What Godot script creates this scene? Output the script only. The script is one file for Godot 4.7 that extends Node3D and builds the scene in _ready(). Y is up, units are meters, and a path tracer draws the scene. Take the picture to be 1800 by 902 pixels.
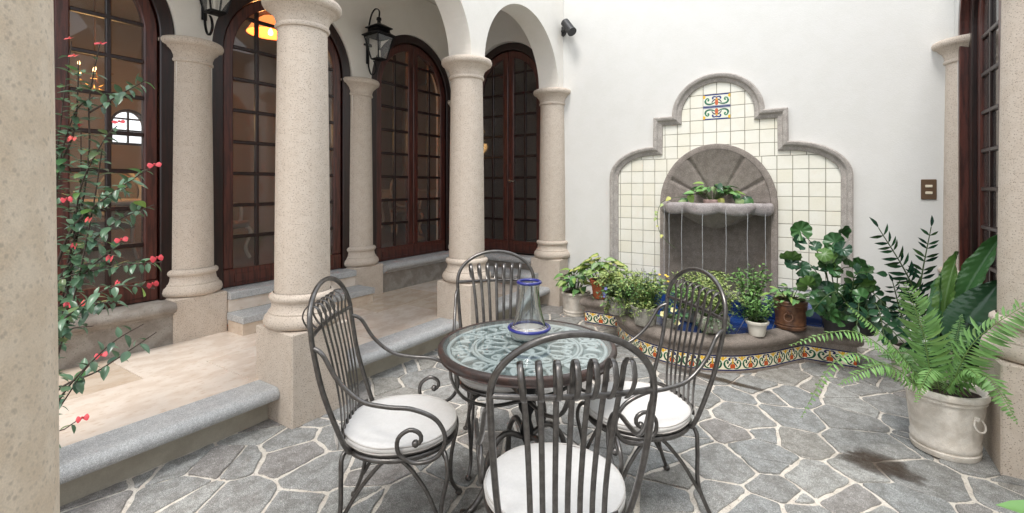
extends Node3D

# A small courtyard with an arcade, a wall fountain, pots and an iron table set. Metres, y up.

# ------------------------------------------------------------------ mesh collector
class MB:
	var v := PackedVector3Array()
	var n := PackedVector3Array()
	var u := PackedVector2Array()
	var c := PackedColorArray()
	var ix := PackedInt32Array()
	var col := Color.WHITE

	func pt(p: Vector3, nn: Vector3, uv := Vector2.ZERO) -> int:
		v.append(p); n.append(nn); u.append(uv); c.append(col)
		return v.size() - 1

	func tri_i(a: int, b: int, d: int) -> void:
		ix.append(a); ix.append(b); ix.append(d)

	func tri(a: Vector3, b: Vector3, d: Vector3) -> void:
		var nn := (d - a).cross(b - a).normalized()
		tri_i(pt(a, nn), pt(b, nn), pt(d, nn))

	func quad(a: Vector3, b: Vector3, d: Vector3, e: Vector3, out: Vector3, uvs := []) -> void:
		var nn := (d - a).cross(b - a).normalized()
		if nn.length() < 0.5:
			nn = (e - a).cross(d - a).normalized()
		if nn.dot(out) < 0.0:
			nn = -nn
		var k := []
		var w := [a, b, d, e]
		for i in 4:
			k.append(pt(w[i], nn, uvs[i] if uvs else Vector2.ZERO))
		tri_i(k[0], k[1], k[2]); tri_i(k[0], k[2], k[3])

	# rows of points -> smooth sheet
	func grid(rows: Array, wrap := false, flip := false) -> void:
		var r := rows.size()
		var m: int = rows[0].size()
		var start := v.size()
		for i in r:
			for j in m:
				var a: Vector3 = rows[min(i + 1, r - 1)][j] - rows[max(i - 1, 0)][j]
				var j1 := (j + 1) % m if wrap else mini(j + 1, m - 1)
				var j0 := (j + m - 1) % m if wrap else maxi(j - 1, 0)
				var b: Vector3 = rows[i][j1] - rows[i][j0]
				var nn := a.cross(b)
				if nn.length() < 1e-12:
					var i2 := mini(i + 1, r - 1) if i < r / 2 else maxi(i - 1, 0)
					b = rows[i2][j1] - rows[i2][j0]
					nn = a.cross(b)
				nn = nn.normalized()
				pt(rows[i][j], -nn if flip else nn, Vector2(float(j) / maxi(m - 1, 1), float(i) / maxi(r - 1, 1)))
		for i in r - 1:
			for j in (m if wrap else m - 1):
				var j1 := (j + 1) % m
				var a := start + i * m + j
				var b := start + i * m + j1
				var d := start + (i + 1) * m + j1
				var e := start + (i + 1) * m + j
				tri_i(a, b, d); tri_i(a, d, e)

	# round bar along a path; rad is a float or one per point; flat < 1 makes a strap whose thin axis is near `up`
	func tube(pts: Array, rad, seg := 8, flat := 1.0, up := Vector3.ZERO, caps := true) -> void:
		var m := pts.size()
		var t0: Vector3 = (pts[1] - pts[0]).normalized()
		var nrm := up if up != Vector3.ZERO else (Vector3.UP if absf(t0.y) < 0.9 else Vector3.RIGHT)
		nrm = (nrm - t0 * nrm.dot(t0)).normalized()
		var start := v.size()
		for i in m:
			var t: Vector3 = (pts[mini(i + 1, m - 1)] - pts[maxi(i - 1, 0)]).normalized()
			nrm = (nrm - t * nrm.dot(t)).normalized()
			var bi := t.cross(nrm)
			var r: float = rad if rad is float else rad[i]
			for j in seg:
				var a := TAU * j / seg
				var nn := (nrm * cos(a) + bi * sin(a) * flat).normalized() if flat < 1.0 else nrm * cos(a) + bi * sin(a)
				pt(pts[i] + nrm * cos(a) * r * flat + bi * sin(a) * r, nn)
		for i in m - 1:
			for j in seg:
				var a := start + i * seg + j
				var b := start + i * seg + (j + 1) % seg
				tri_i(a, b, b + seg); tri_i(a, b + seg, a + seg)
		if caps:
			for e in 2:
				var i := 0 if e == 0 else m - 1
				var t: Vector3 = (pts[1] - pts[0]) if e == 0 else (pts[m - 1] - pts[m - 2])
				t = -t.normalized() if e == 0 else t.normalized()
				var ce := pt(pts[i], t)
				var first := v.size()
				for j in seg:
					pt(v[start + i * seg + j], t)
				for j in seg:
					tri_i(ce, first + j, first + (j + 1) % seg)

	# turned shape: profile (radius, height) from bottom to top outside; sharp corners stay sharp
	func lathe(prof: Array, seg := 24, at := Vector3.ZERO, a0 := 0.0, a1 := TAU, lobes := 0, lobe := 0.0) -> void:
		var m := prof.size()
		for i in m - 1:
			var d: Vector2 = prof[i + 1] - prof[i]
			if d.length() < 1e-6:
				continue
			var nn := Vector2(d.y, -d.x).normalized()
			var na := nn
			var nb := nn
			if i > 0:
				var dp: Vector2 = prof[i] - prof[i - 1]
				var np := Vector2(dp.y, -dp.x).normalized()
				if np.dot(nn) > 0.72:
					na = (np + nn).normalized()
			if i < m - 2:
				var dq: Vector2 = prof[i + 2] - prof[i + 1]
				var nq := Vector2(dq.y, -dq.x).normalized()
				if nq.dot(nn) > 0.72:
					nb = (nq + nn).normalized()
			var start := v.size()
			for j in seg + 1:
				var a := a0 + (a1 - a0) * j / seg
				var k := 1.0 + (lobe * (absf(sin(a * lobes * 0.5)) - 0.5) if lobes else 0.0)
				var ca := cos(a)
				var sa := sin(a)
				pt(at + Vector3(ca * prof[i].x * k, prof[i].y, sa * prof[i].x * k), Vector3(ca * na.x, na.y, sa * na.x), Vector2(float(j) / seg, prof[i].y))
				pt(at + Vector3(ca * prof[i + 1].x * k, prof[i + 1].y, sa * prof[i + 1].x * k), Vector3(ca * nb.x, nb.y, sa * nb.x), Vector2(float(j) / seg, prof[i + 1].y))
			for j in seg:
				var a := start + j * 2
				tri_i(a, a + 2, a + 3); tri_i(a, a + 3, a + 1)

	# flat outline (x, y) pushed from z0 to z1 in the frame xf, with a small chamfer on the z1 side
	func prism(poly: PackedVector2Array, z0: float, z1: float, xf := Transform3D.IDENTITY, bevel := 0.0, back := true) -> void:
		var m := poly.size()
		if Geometry2D.is_polygon_clockwise(poly):
			poly = poly.duplicate(); poly.reverse()
		var top := poly
		if bevel > 0.0:
			var sh := PackedVector2Array()
			for i in m:
				var e0 := (poly[i] - poly[(i + m - 1) % m]).normalized()
				var e1 := (poly[(i + 1) % m] - poly[i]).normalized()
				var n0 := Vector2(-e0.y, e0.x)
				var n1 := Vector2(-e1.y, e1.x)
				var h := (n0 + n1).normalized()
				sh.append(poly[i] + h * bevel / maxf(0.5, h.dot(n0)))
			top = sh
		var t := Geometry2D.triangulate_polygon(top)
		if t.is_empty() and bevel > 0.0:
			prism(poly, z0, z1, xf, 0.0, back)
			return
		if t.is_empty():
			return
		var zn := xf.basis.z.normalized()
		var s := v.size()
		for p in top:
			pt(xf * Vector3(p.x, p.y, z1), zn, p)
		for i in t:
			ix.append(s + i)
		if back:
			var t2 := Geometry2D.triangulate_polygon(poly)
			s = v.size()
			for p in poly:
				pt(xf * Vector3(p.x, p.y, z0), -zn, p)
			for i in t2:
				ix.append(s + i)
		var zb := z1 - bevel if z1 > z0 else z1 + bevel
		for i in m:
			var a := poly[i]
			var b := poly[(i + 1) % m]
			var o := Vector2(b.y - a.y, a.x - b.x)
			var out := xf.basis * Vector3(o.x, o.y, 0)
			quad(xf * Vector3(a.x, a.y, z0), xf * Vector3(b.x, b.y, z0), xf * Vector3(b.x, b.y, zb), xf * Vector3(a.x, a.y, zb), out)
			if bevel > 0.0:
				var ta := top[i]
				var tb := top[(i + 1) % m]
				quad(xf * Vector3(a.x, a.y, zb), xf * Vector3(b.x, b.y, zb), xf * Vector3(tb.x, tb.y, z1), xf * Vector3(ta.x, ta.y, z1), out.normalized() + zn)

	# box with chamfered long edges all round
	func box(lo: Vector3, hi: Vector3, bev := 0.0, xf := Transform3D.IDENTITY) -> void:
		if bev <= 0.0:
			var q := PackedVector2Array([Vector2(lo.x, lo.y), Vector2(hi.x, lo.y), Vector2(hi.x, hi.y), Vector2(lo.x, hi.y)])
			prism(q, lo.z, hi.z, xf)
			return
		var ce := (lo + hi) * 0.5
		var h := (hi - lo) * 0.5
		var b := minf(bev, minf(h.x, minf(h.y, h.z)) * 0.9)
		for ax in 3:
			for s in [-1.0, 1.0]:
				var o := Vector3.ZERO
				o[ax] = s
				var e1 := Vector3.ZERO
				var e2 := Vector3.ZERO
				e1[(ax + 1) % 3] = h[(ax + 1) % 3] - b
				e2[(ax + 2) % 3] = h[(ax + 2) % 3] - b
				var m := ce + o * h[ax]
				quad(xf * (m - e1 - e2), xf * (m + e1 - e2), xf * (m + e1 + e2), xf * (m - e1 + e2), xf.basis * o)
		for ax in 3:
			var p := (ax + 1) % 3
			var q := (ax + 2) % 3
			for sp in [-1.0, 1.0]:
				for sq in [-1.0, 1.0]:
					var l := Vector3.ZERO
					l[ax] = h[ax] - b
					var A := Vector3.ZERO
					A[p] = sp * h[p]; A[q] = sq * (h[q] - b)
					var B := Vector3.ZERO
					B[p] = sp * (h[p] - b); B[q] = sq * h[q]
					quad(xf * (ce + A - l), xf * (ce + A + l), xf * (ce + B + l), xf * (ce + B - l), xf.basis * (A + B))
		for sx in [-1.0, 1.0]:
			for sy in [-1.0, 1.0]:
				for sz in [-1.0, 1.0]:
					var sg := Vector3(sx, sy, sz)
					var a := xf * (ce + sg * Vector3(h.x, h.y - b, h.z - b))
					var bb := xf * (ce + sg * Vector3(h.x - b, h.y, h.z - b))
					var d := xf * (ce + sg * Vector3(h.x - b, h.y - b, h.z))
					var nn := (xf.basis * sg).normalized()
					tri_i(pt(a, nn), pt(bb, nn), pt(d, nn))

	# cross-section `prof` (u across to the path's left seen from `up`, w along up) swept along a path with mitred corners
	func sweep(path: Array, prof: Array, up: Vector3, closed := false) -> void:
		var m := path.size()
		var rings := []
		for i in m:
			var d0: Vector3 = (path[i] - path[(i + m - 1) % m]) if (i > 0 or closed) else (path[1] - path[0])
			var d1: Vector3 = (path[(i + 1) % m] - path[i]) if (i < m - 1 or closed) else d0
			d0 = d0.normalized(); d1 = d1.normalized()
			var s0 := up.cross(d0)
			var s1 := up.cross(d1)
			var s := (s0 + s1).normalized()
			s /= maxf(0.35, s.dot(s0))
			var ring := []
			for q in prof:
				ring.append(path[i] + s * q.x + up * q.y)
			rings.append([ring, s0, s1])
		for i in (m if closed else m - 1):
			var j := (i + 1) % m
			var smooth_i: bool = rings[i][1].dot(rings[i][2]) > 0.8
			var smooth_j: bool = rings[j][1].dot(rings[j][2]) > 0.8
			var side: Vector3 = rings[i][2]
			var sa: Vector3 = (rings[i][1] + rings[i][2]).normalized() if smooth_i else side
			var sb: Vector3 = (rings[j][1] + rings[j][2]).normalized() if smooth_j else side
			for k in prof.size() - 1:
				var d: Vector2 = prof[k + 1] - prof[k]
				var nn := Vector2(-d.y, d.x).normalized()
				var n0 := nn
				var n1 := nn
				if k > 0:
					var dp: Vector2 = prof[k] - prof[k - 1]
					var np := Vector2(-dp.y, dp.x).normalized()
					if np.dot(nn) > 0.72:
						n0 = (np + nn).normalized()
				if k < prof.size() - 2:
					var dq: Vector2 = prof[k + 2] - prof[k + 1]
					var nq := Vector2(-dq.y, dq.x).normalized()
					if nq.dot(nn) > 0.72:
						n1 = (nq + nn).normalized()
				var a := pt(rings[i][0][k], sa * n0.x + up * n0.y)
				var b := pt(rings[j][0][k], sb * n0.x + up * n0.y)
				var e := pt(rings[j][0][k + 1], sb * n1.x + up * n1.y)
				var f := pt(rings[i][0][k + 1], sa * n1.x + up * n1.y)
				tri_i(a, b, e); tri_i(a, e, f)

	# one leaf growing along y of xf, upper face towards z
	func leaf(xf: Transform3D, L: float, W: float, shape := 0, droop := 0.2, fold := 0.25, seg := 5, wave := 0.0) -> void:
		var rows := []
		for i in seg + 1:
			var t := float(i) / seg
			var w := 0.0
			match shape:
				0: w = pow(sin(PI * pow(t, 0.85)), 0.8)                # oval
				1: w = pow(sin(PI * pow(t, 0.55)), 0.85)               # heart, wide near the stalk
				2: w = sin(PI * pow(t, 1.1)) * (1.0 - 0.35 * t)        # lance
				3: w = pow(sin(PI * pow(minf(t * 1.0, 1.0), 1.5)), 0.7) # spoon, wide near the tip
			w = maxf(w, 0.02) * W * 0.5
			var y := L * t * (1.0 - 0.12 * absf(droop) * t)
			var z := -droop * L * t * t
			var wv := wave * L * sin(t * 17.0)
			rows.append(PackedVector3Array([xf * Vector3(-w, y, z + fold * w + wv), xf * Vector3(-w * 0.5, y, z + fold * w * 0.35 - wv * 0.4), xf * Vector3(0, y, z), xf * Vector3(w * 0.5, y, z + fold * w * 0.35 + wv * 0.4), xf * Vector3(w, y, z + fold * w - wv)]))
		grid(rows)

	func mesh() -> ArrayMesh:
		for i in range(0, ix.size(), 3):
			var a := v[ix[i]]
			if (v[ix[i + 2]] - a).cross(v[ix[i + 1]] - a).dot(n[ix[i]] + n[ix[i + 1]] + n[ix[i + 2]]) < 0.0:
				var t := ix[i + 1]
				ix[i + 1] = ix[i + 2]
				ix[i + 2] = t
		var ar := []
		ar.resize(Mesh.ARRAY_MAX)
		ar[Mesh.ARRAY_VERTEX] = v
		ar[Mesh.ARRAY_NORMAL] = n
		ar[Mesh.ARRAY_TEX_UV] = u
		ar[Mesh.ARRAY_COLOR] = c
		ar[Mesh.ARRAY_INDEX] = ix
		var m := ArrayMesh.new()
		m.add_surface_from_arrays(Mesh.PRIMITIVE_TRIANGLES, ar)
		return m


var M := {}                       # materials by name
var used := {}                    # names taken, per parent
var rng := RandomNumberGenerator.new()
const GALLERY := 0.234            # height of the gallery floor
const SILL := 0.57                # height of the door sills
const SPRING := 2.73              # where the arches start
const PLINTH := 0.583
const WALL_Z := -5.45             # face of the fountain wall
const FX := -0.955                # middle of the fountain
const ARCADE_X := -2.93
const REAR_X := -4.56
const RIGHT_X := 0.945
const COLUMN_Z := [-0.147, -1.9, -3.656, -5.42]


func V(x: float, y: float, z: float) -> Vector3:
	return Vector3(x, y, z)


func P(x: float, y: float) -> Vector2:
	return Vector2(x, y)


func lin(r: float, g: float, b: float) -> Color:
	return Color(r, g, b).linear_to_srgb()


func rnd(a: float, b: float) -> float:
	return rng.randf_range(a, b)


func numbered(called: String, parent: Node) -> String:
	var key := str(parent.get_instance_id()) + called
	var k: int = used.get(key, 0)
	used[key] = k + 1
	return called if k == 0 else "%s_%03d" % [called, k]


func tag(o: Node, label: String, category := "", group := "", kind := "") -> Node:
	if label: o.set_meta("label", label)
	if category: o.set_meta("category", category)
	if group: o.set_meta("group", group)
	if kind: o.set_meta("kind", kind)
	return o


func base(called: String, at := Vector3.ZERO, turn := 0.0) -> Node3D:
	var o := Node3D.new()
	o.name = numbered(called, self)
	add_child(o, true)
	o.position = at
	o.rotation.y = turn
	return o


func put(called: String, shape, material: Material, parent: Node = self, xf := Transform3D.IDENTITY) -> MeshInstance3D:
	if shape is MB and shape.ix.is_empty():
		return null
	var o := MeshInstance3D.new()
	o.name = numbered(called, parent)
	o.mesh = shape.mesh() if shape is MB else shape
	o.material_override = material
	o.transform = xf
	parent.add_child(o, true)
	return o


func copy(thing: Node3D, called: String, at: Vector3, turn: float) -> Node3D:
	var d: Node3D = thing.duplicate()
	d.name = numbered(called, self)
	add_child(d, true)
	d.position = at
	d.rotation.y = turn
	return d


# frame whose y runs along dir and whose z leans towards up
func along(at: Vector3, dir: Vector3, up := Vector3.UP, s := 1.0) -> Transform3D:
	var y := dir.normalized()
	var x := y.cross(up)
	if x.length() < 1e-4:
		x = y.cross(Vector3.RIGHT)
	x = x.normalized()
	return Transform3D(Basis(x * s, y * s, x.cross(y) * s), at)


func curve(pts: Array, count: int) -> Array:
	var cv := Curve3D.new()
	var m := pts.size()
	for i in m:
		var t: Vector3 = (pts[mini(i + 1, m - 1)] - pts[maxi(i - 1, 0)]) / 6.0
		cv.add_point(pts[i], -t, t)
	cv.bake_interval = maxf(0.002, cv.get_baked_length() / (count * 6.0))
	var out := []
	var l := cv.get_baked_length()
	for i in count:
		out.append(cv.sample_baked(l * i / (count - 1.0), true))
	return out


func arc2(cx: float, cy: float, rx: float, ry: float, a0: float, a1: float, k: int) -> PackedVector2Array:
	var out := PackedVector2Array()
	for i in k + 1:
		var a := a0 + (a1 - a0) * i / k
		out.append(Vector2(cx + cos(a) * rx, cy + sin(a) * ry))
	return out


# ------------------------------------------------------------------ materials
func noise(size: int, kind: int, freq: float, sd: int, octaves := 4) -> PackedByteArray:
	var f := FastNoiseLite.new()
	f.noise_type = kind
	f.seed = sd
	f.frequency = freq
	f.fractal_type = FastNoiseLite.FRACTAL_FBM if octaves > 1 else FastNoiseLite.FRACTAL_NONE
	f.fractal_octaves = octaves
	if kind == FastNoiseLite.TYPE_CELLULAR:
		f.cellular_return_type = FastNoiseLite.RETURN_DISTANCE
		f.cellular_jitter = 1.0
	return f.get_seamless_image(size, size).get_data()


func smooth(a: float, b: float, x: float) -> float:
	var t := clampf((x - a) / (b - a), 0.0, 1.0)
	return t * t * (3.0 - 2.0 * t)


# colour and relief of a stone: tone, its blotches, grain, dark pores or pale grains
func stone(size: int, tone: Color, blotch: Color, blot: float, grain: float, pore: Color, pores: float, pale: float, sd: int, pore_freq := 0.09) -> Array:
	var a := noise(size, FastNoiseLite.TYPE_SIMPLEX_SMOOTH, 0.012, sd, 5)
	var b := noise(size, FastNoiseLite.TYPE_SIMPLEX, 0.25, sd + 1, 2)
	var d := noise(size, FastNoiseLite.TYPE_CELLULAR, pore_freq, sd + 2, 1)
	var e := noise(size, FastNoiseLite.TYPE_SIMPLEX_SMOOTH, 0.05, sd + 3, 3)
	var out := PackedByteArray()
	var hi := PackedByteArray()
	out.resize(size * size * 3)
	hi.resize(size * size)
	for i in size * size:
		var k := smooth(0.25, 0.8, a[i] / 255.0) * blot
		var g := 1.0 + (b[i] / 255.0 - 0.5) * grain + (e[i] / 255.0 - 0.5) * grain * 0.6
		var cell := d[i] / 255.0
		var po := (1.0 - smooth(0.1, 0.3, cell)) * smooth(0.42, 0.62, e[i] / 255.0) * pores
		var pa := smooth(0.62, 0.85, b[i] / 255.0) * pale
		var r := lerpf(tone.r, blotch.r, k) * g
		var gg := lerpf(tone.g, blotch.g, k) * g
		var bb := lerpf(tone.b, blotch.b, k) * g
		r = lerpf(r, pore.r, po) + pa
		gg = lerpf(gg, pore.g, po) + pa
		bb = lerpf(bb, pore.b, po) + pa
		out[i * 3] = int(clampf(r, 0, 1) * 255)
		out[i * 3 + 1] = int(clampf(gg, 0, 1) * 255)
		out[i * 3 + 2] = int(clampf(bb, 0, 1) * 255)
		hi[i] = int(clampf(0.5 + (b[i] / 255.0 - 0.5) * 0.5 + (e[i] / 255.0 - 0.5) * 0.3 - po * 0.4, 0, 1) * 255)
	return [ImageTexture.create_from_image(Image.create_from_data(size, size, false, Image.FORMAT_RGB8, out)), ImageTexture.create_from_image(Image.create_from_data(size, size, false, Image.FORMAT_L8, hi))]


func mat(called: String, color: Color, rough := 0.7, metal := 0.0) -> StandardMaterial3D:
	var m := StandardMaterial3D.new()
	m.resource_name = called
	m.albedo_color = color
	m.roughness = rough
	m.metallic = metal
	M[called] = m
	return m


func tex_mat(called: String, tex: Array, scale: Vector3, relief: float, rough := 0.8, world := true) -> StandardMaterial3D:
	var m := mat(called, Color.WHITE, rough)
	m.albedo_texture = tex[0]
	m.uv1_triplanar = true
	m.uv1_world_triplanar = world
	m.uv1_scale = scale
	m.uv1_triplanar_sharpness = 6.0
	if relief > 0.0:
		m.heightmap_enabled = true
		m.heightmap_texture = tex[1]
		m.heightmap_scale = relief
	return m


func tinted(called: String, from: String, color: Color, offset := Vector3.ZERO) -> StandardMaterial3D:
	var m: StandardMaterial3D = M[from].duplicate()
	m.resource_name = called
	m.albedo_color = color
	m.uv1_offset = offset
	M[called] = m
	return m


func stroke(im: Image, pts: Array, r0: float, r1: float, color: Color) -> void:
	var w := im.get_width()
	var h := im.get_height()
	var m := pts.size()
	for i in m:
		var p: Vector2 = pts[i]
		var r := lerpf(r0, r1, float(i) / maxi(m - 1, 1))
		for y in range(maxi(0, int(p.y - r)), mini(h, int(p.y + r) + 2)):
			for x in range(maxi(0, int(p.x - r)), mini(w, int(p.x + r) + 2)):
				if Vector2(x, y).distance_to(p) <= r:
					im.set_pixel(x, y, color)


func bend(a: Vector2, b: Vector2, c: Vector2, d: Vector2, k := 60) -> Array:
	var out := []
	for i in k + 1:
		out.append(a.bezier_interpolate(b, c, d, float(i) / k))
	return out


func spiral(c: Vector2, r: float, a0: float, turns: float, k := 60) -> Array:
	var out := []
	for i in k + 1:
		var t := float(i) / k
		out.append(c + Vector2.from_angle(a0 + turns * TAU * t) * r * (1.0 - 0.8 * t))
	return out


# glazed border tile with scrolls, a yellow fan and half flowers at both edges
func border_tile(lines_below: bool) -> ImageTexture:
	var im := Image.create(160, 132, false, Image.FORMAT_RGB8)
	im.fill(Color8(238, 231, 205))
	var navy := Color8(24, 34, 92)
	var green := Color8(24, 96, 62)
	var dark := Color8(18, 52, 48)
	var yellow := Color8(236, 184, 36)
	var orange := Color8(196, 84, 34)
	im.fill_rect(Rect2i(0, 0, 160, 10), navy)
	if lines_below:
		im.fill_rect(Rect2i(0, 122, 160, 10), navy)
	for s in [-1.0, 1.0]:
		var o := 80.0
		stroke(im, bend(P(o + s * 68, 112), P(o + s * 40, 122), P(o + s * 14, 104), P(o + s * 12, 70)), 3.0, 8.0, dark)
		stroke(im, bend(P(o + s * 68, 110), P(o + s * 40, 118), P(o + s * 18, 100), P(o + s * 15, 70)), 2.0, 5.5, green)
		stroke(im, bend(P(o + s * 13, 72), P(o + s * 12, 40), P(o + s * 42, 34), P(o + s * 44, 56)), 6.0, 5.0, green)
		stroke(im, [P(o + s * 40, 62)], 9.0, 9.0, dark)
		stroke(im, [P(o + s * 40, 61)], 5.0, 5.0, green)
		stroke(im, bend(P(o, 46), P(o + s * 6, 34), P(o + s * 14, 26), P(o + s * 26, 16)), 2.0, 6.0, yellow)
		stroke(im, bend(P(o, 46), P(o + s * 2, 34), P(o + s * 4, 26), P(o + s * 6, 14)), 2.0, 5.0, yellow)
		var e: float = o + s * 80
		stroke(im, bend(P(e, 26), P(e - s * 4, 16), P(e - s * 26, 14), P(e - s * 30, 34)), 4.0, 7.0, navy)
		stroke(im, [P(e - s * 24, 38)], 8.0, 8.0, navy)
		stroke(im, [P(e, 60)], 7.0, 7.0, yellow)
		stroke(im, bend(P(e - s * 2, 58), P(e - s * 12, 62), P(e - s * 26, 78), P(e - s * 36, 96)), 5.0, 4.0, dark)
		stroke(im, [P(e, 92), P(e - s * 4, 88), P(e - s * 6, 98)], 17.0, 15.0, orange)
		stroke(im, bend(P(e, 72), P(e - s * 2, 60), P(e - s * 2, 40), P(e, 22)), 4.0, 3.0, yellow)
	return ImageTexture.create_from_image(im)


# one quarter of the little wall panel; the others are turned copies
func panel_tile(mirror: bool, upside: bool) -> ImageTexture:
	var im := Image.create(128, 128, false, Image.FORMAT_RGB8)
	im.fill(Color8(232, 234, 218))
	var navy := Color8(30, 44, 120)
	var green := Color8(40, 120, 84)
	im.fill_rect(Rect2i(0, 0, 128, 11), navy)
	im.fill_rect(Rect2i(0, 114, 128, 14), navy)
	im.fill_rect(Rect2i(0, 118, 128, 3), Color8(232, 234, 218))
	stroke(im, [P(4, 22)], 18.0, 18.0, Color8(238, 190, 46))
	stroke(im, bend(P(112, 84), P(74, 112), P(18, 104), P(20, 66)), 5.0, 9.0, Color8(26, 70, 58))
	stroke(im, bend(P(112, 82), P(74, 106), P(22, 100), P(24, 66)), 3.0, 6.0, green)
	stroke(im, bend(P(22, 68), P(22, 32), P(58, 32), P(54, 58)), 7.0, 5.0, green)
	stroke(im, [P(48, 60)], 9.0, 9.0, green)
	stroke(im, bend(P(124, 30), P(104, 20), P(88, 26), P(92, 44)), 6.0, 8.0, navy)
	stroke(im, bend(P(128, 54), P(108, 50), P(92, 66), P(84, 84)), 7.0, 4.0, Color8(36, 40, 60))
	stroke(im, bend(P(127, 40), P(122, 60), P(122, 80), P(127, 100)), 5.0, 12.0, Color8(214, 98, 50))
	stroke(im, [P(124, 52)], 7.0, 7.0, Color8(240, 190, 50))
	if mirror:
		im.flip_x()
	if upside:
		im.flip_y()
	return ImageTexture.create_from_image(im)


func make_materials() -> void:
	var t := stone(512, Color8(242, 241, 239), Color8(239, 238, 235), 0.7, 0.015, Color8(205, 203, 196), 0.06, 0.0, 11)
	tex_mat("plaster_base", t, Vector3(0.6, 0.6, 0.6), 0.15, 0.9)
	tinted("plaster_cream_lifted", "plaster_base", Color(1.0, 0.985, 0.96))  # cream paint, made paler to lift the shaded gallery by colour
	tinted("plaster_toned_down", "plaster_base", Color(0.92, 0.92, 0.915), Vector3(0.3, 0.2, 0.1))  # neutral white, darkened in colour to offset the open courtyard's stronger light
	t = stone(512, Color8(214, 201, 187), Color8(203, 188, 172), 0.5, 0.09, Color8(124, 106, 92), 0.75, 0.02, 21, 0.11)
	tex_mat("column_stone", t, Vector3(1.9, 1.9, 1.9), 0.08, 0.85)
	t = stone(512, Color8(222, 207, 187), Color8(210, 192, 169), 0.8, 0.09, Color8(158, 146, 132), 0.45, 0.0, 25, 0.075)
	tex_mat("near_stone", t, Vector3(2.6, 1.9, 2.6), 0.06, 0.85)
	t = stone(512, Color8(188, 189, 189), Color8(172, 173, 174), 0.7, 0.6, Color8(104, 104, 106), 0.8, 0.12, 31, 0.16)
	tex_mat("grey_stone", t, Vector3(2.2, 2.2, 2.2), 0.08, 0.8)
	t = stone(512, Color8(153, 153, 151), Color8(133, 132, 129), 1.0, 0.62, Color8(92, 91, 90), 0.7, 0.09, 41, 0.14)
	tex_mat("flagstone", t, Vector3(1.5, 1.5, 1.5), 0.16, 0.66)
	tinted("flagstone_blue", "flagstone", Color(0.975, 0.985, 0.995), Vector3(0.3, 0, 0.1))
	tinted("flagstone_warm", "flagstone", Color(1.0, 0.985, 0.965), Vector3(0.6, 0, 0.4))
	tinted("flagstone_dark", "flagstone", Color(0.95, 0.95, 0.95), Vector3(0.15, 0, 0.7))
	tinted("flagstone_pale", "flagstone", Color(1.06, 1.06, 1.055), Vector3(0.85, 0, 0.55))
	tinted("flagstone_violet", "flagstone", Color(0.975, 0.955, 0.95), Vector3(0.45, 0, 0.25))
	t = stone(256, Color8(222, 215, 205), Color8(206, 197, 186), 1.0, 0.14, Color8(120, 112, 100), 0.4, 0.0, 51, 0.1)
	tex_mat("mortar", t, Vector3(2.5, 2.5, 2.5), 0.4, 0.95)
	t = stone(512, Color8(230, 218, 206), Color8(218, 202, 187), 1.0, 0.03, Color8(200, 176, 154), 0.4, 0.0, 61, 0.05)
	tex_mat("travertine", t, Vector3(0.9, 1.0, 0.6), 0.0, 0.16)
	tinted("travertine_pale", "travertine", Color(1.03, 1.03, 1.03), Vector3(0.4, 0, 0.3))
	tinted("travertine_deep", "travertine", Color(0.95, 0.93, 0.9), Vector3(0.7, 0, 0.6))
	t = stone(256, Color8(196, 190, 176), Color8(184, 177, 163), 1.0, 0.06, Color8(160, 154, 140), 0.1, 0.0, 66)
	tex_mat("cement", t, Vector3(1.6, 1.6, 1.6), 0.1, 0.9)
	t = stone(256, Color8(158, 152, 144), Color8(138, 130, 122), 1.0, 0.12, Color8(110, 104, 98), 0.4, 0.0, 67)
	tex_mat("grey_render", t, Vector3(1.9, 1.9, 1.9), 0.1, 0.9)
	t = stone(512, Color8(148, 139, 132), Color8(131, 122, 115), 0.8, 0.42, Color8(70, 64, 60), 0.6, 0.09, 71, 0.13)
	tex_mat("fountain_stone", t, Vector3(1.6, 1.6, 1.6), 0.2, 0.85)
	tinted("frame_stone", "fountain_stone", Color(1.2, 1.23, 1.25), Vector3(0.3, 0.6, 0.2))
	tinted("coping_stone", "fountain_stone", Color(0.96, 0.95, 0.94), Vector3(0.5, 0.1, 0.7))
	tinted("bowl_stone", "fountain_stone", Color(1.14, 1.16, 1.22), Vector3(0.1, 0.2, 0.3)).roughness = 0.5
	t = stone(256, Color8(92, 47, 38), Color8(62, 31, 25), 1.0, 0.35, Color8(42, 20, 16), 0.3, 0.0, 81, 0.06)
	var w := tex_mat("wood", t, Vector3(9.0, 0.8, 9.0), 0.05, 0.34)
	w.clearcoat_enabled = true
	w.clearcoat = 0.25
	w.clearcoat_roughness = 0.3
	tinted("wood_dark", "wood", Color(0.5, 0.46, 0.46), Vector3(0.3, 0.1, 0.5))
	t = stone(256, Color8(241, 239, 228), Color8(236, 233, 219), 0.7, 0.02, Color8(190, 180, 160), 0.06, 0.0, 91)
	tex_mat("cream_tile", t, Vector3(1.1, 1.1, 1.1), 0.08, 0.22)
	tinted("cream_tile_warm", "cream_tile", Color(0.995, 0.99, 0.975), Vector3(0.4, 0.3, 0.1))
	tinted("cream_tile_pale", "cream_tile", Color(1.0, 1.0, 1.0), Vector3(0.2, 0.7, 0.1))
	mat("grout", Color8(140, 134, 122), 0.95)
	mat("blue_tile", Color8(36, 66, 126), 0.16)
	mat("blue_tile_deep", Color8(28, 52, 106), 0.16)
	mat("border_tile", Color.WHITE, 0.2).albedo_texture = border_tile(true)
	for k in 4:
		mat("panel_tile_%d" % k, Color.WHITE, 0.2).albedo_texture = panel_tile(k % 2 == 1, k > 1)
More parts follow.
